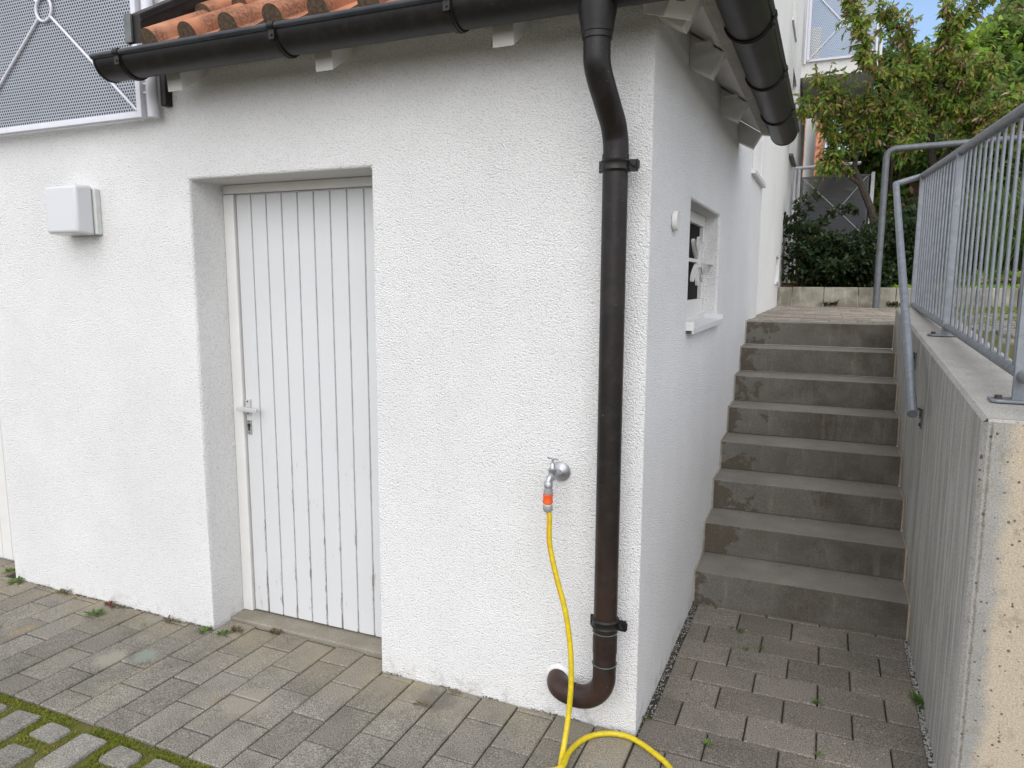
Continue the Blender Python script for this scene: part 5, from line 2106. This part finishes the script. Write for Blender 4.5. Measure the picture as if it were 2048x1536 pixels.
for i, (X, Y, lab) in enumerate(((2.35, 8.0, 'arching strap leaved plant behind the railing bars'), (2.75, 8.2, 'strap leaved plant at the right edge of the photo'), (2.05, 8.35, 'strap leaved plant left of its neighbours, behind the pipe frame'))):
    mb = MB()
    z0 = hz(X, Y)
    for _ in range(150):
        an = U(0, 6.283)
        h = U(0.5, 1.25)
        out_ = U(0.15, 0.6)
        d = Vector((math.cos(an), math.sin(an), 0))
        pts = [Vector((X + U(-.08, .08), Y + U(-.08, .08), z0))]
        pts.append(pts[0] + d * out_ * 0.3 + Vector((0, 0, h * 0.7)))
        pts.append(pts[0] + d * out_ * 0.75 + Vector((0, 0, h)))
        pts.append(pts[0] + d * out_ * 1.2 + Vector((0, 0, h * 0.82)))
        sd_ = Vector((-math.sin(an), math.cos(an), 0))
        ww = (0.006, 0.011, 0.009, 0.001)
        vs = []
        for p, w_ in zip(pts, ww):
            vs += [p - sd_ * w_, p + sd_ * w_]
        mb.add(vs, [(0, 1, 3, 2), (2, 3, 5, 4), (4, 5, 7, 6)])
    tag(mb.build('strap_leaf_plant', M['leaf_mid']), lab, 'plant', 'strap leaved plants')

# weeds in the paving
weeds = [((22, 1143), 'weed', 0.05, 'small weed at the garage corner of the wall, farther of two'), ((30, 1166), 'weed', 0.055, 'green weed right below the wall corner by the garage'),
         ((127, 1187), 'weed_brown', 0.05, 'brownish moss tuft at the wall foot below the lamp'), ((190, 1229), 'weed', 0.06, 'bright grassy weed standing away from the wall on the left paving'),
         ((221, 1212), 'weed_red', 0.045, 'dark red weed at the wall foot'), ((243, 1215), 'weed_brown', 0.035, 'small brown tuft right of the red weed'), ((343, 1243), 'weed_brown', 0.045, 'brown moss tuft at the wall foot near the door recess'),
         ((411, 1263), 'weed', 0.045, 'green weed at the left corner of the door recess'), ((446, 1269), 'weed', 0.04, 'flat weed in the door recess'), ((474, 1262), 'weed_brown', 0.045, 'olive weed between recess and threshold'),
         ((552, 1266), 'weed_brown', 0.04, 'small weed in front of the threshold'), ((287, 1252), 'weed', 0.02, 'tiny weed left of the recess in a joint'), ((846, 1410), 'weed_brown', 0.035, 'dark weed in the joint between door and hose'),
         ((908, 1386), 'weed_brown', 0.03, 'dry tuft at the wall foot right of the door'), ((1482, 1263), 'weed', 0.035, 'weed before the bottom step, largest of its row'), ((1461, 1256), 'weed', 0.022, 'tiny weed before the bottom step, leftmost'),
         ((1489, 1299), 'weed', 0.025, 'tiny weed in the second joint before the steps'), ((1520, 1297), 'weed', 0.025, 'tiny weed in the crossing joint before the steps'), ((1637, 1408), 'weed', 0.034, 'green weed in the middle of the alley'),
         ((1291, 1437), 'weed', 0.028, 'small weed at the side wall near the house corner'), ((1846, 1412), 'weed', 0.07, 'upright green weed at the foot of the retaining wall'), ((1413, 1491), 'weed', 0.03, 'weed in the alley near the hose'), ((1637, 1512), 'weed', 0.025, 'tiny weed at the lower edge of the alley')]
for (pp, mt, R_, lab) in weeds:
    R_ *= 0.85
    c = at(pp[0], pp[1], 'z', 0.002)
    if c.y > 0 and c.x < -2.05 and c.x > -3.5:
        c.y = -0.01
    mb = MB()
    for _ in range(46 if R_ > 0.03 else 22):
        an = U(0, 6.283)
        off = Vector((math.cos(an), math.sin(an), 0)) * R_ * U(0, 0.6)
        if mt != 'weed':
            off.x *= 1.7
            off.y *= 0.4
        d = Vector((math.cos(an + U(-.5, .5)), math.sin(an + U(-.5, .5)), U(0.15, 1.0) if pp != (1846, 1412) else U(0.8, 2.5)))
        l = R_ * U(0.3, 0.8)
        mb.leaf(c + off + Vector((0, 0, 0.002)), d, Vector((0, 0, 1)), l, l * U(0.18, 0.4), U(0, 0.5))
    tag(mb.build('weed', M[mt]), lab, 'weed', 'weeds in the paving')
for (pp, lab) in (((1660, 601), 'small plant growing in the kerb joint on the landing'), ((1790, 603), 'low grassy plant at the kerb near the railing end')):
    c = at(pp[0], pp[1], 'y', 7.17)
    c.z = ZL
    mb = MB()
    for _ in range(60):
        an = U(0, 6.283)
        d = Vector((math.cos(an), -abs(math.sin(an)), U(0.3, 1.6)))
        mb.leaf(c + Vector((U(-.08, .08), U(-.02, 0), U(0, .03))), d, Vector((0, 0, 1)), U(0.04, 0.1), U(0.006, 0.02), 0.4)
    tag(mb.build('weed', M['leaf_dark']), lab, 'weed', 'weeds in the paving')

# overhead wire
mb = MB()
wa, wb = at(2022, 0, 'y', 12), at(1955, 108, 'y', 16)
d = wb - wa
mb.tube([wa - d * 2.2, wa, wb, wb + d * 0.1], 0.008, 6)
tag(mb.build('overhead_wire', M['wire']), 'thin dark overhead wire crossing the blue sky', 'wire')
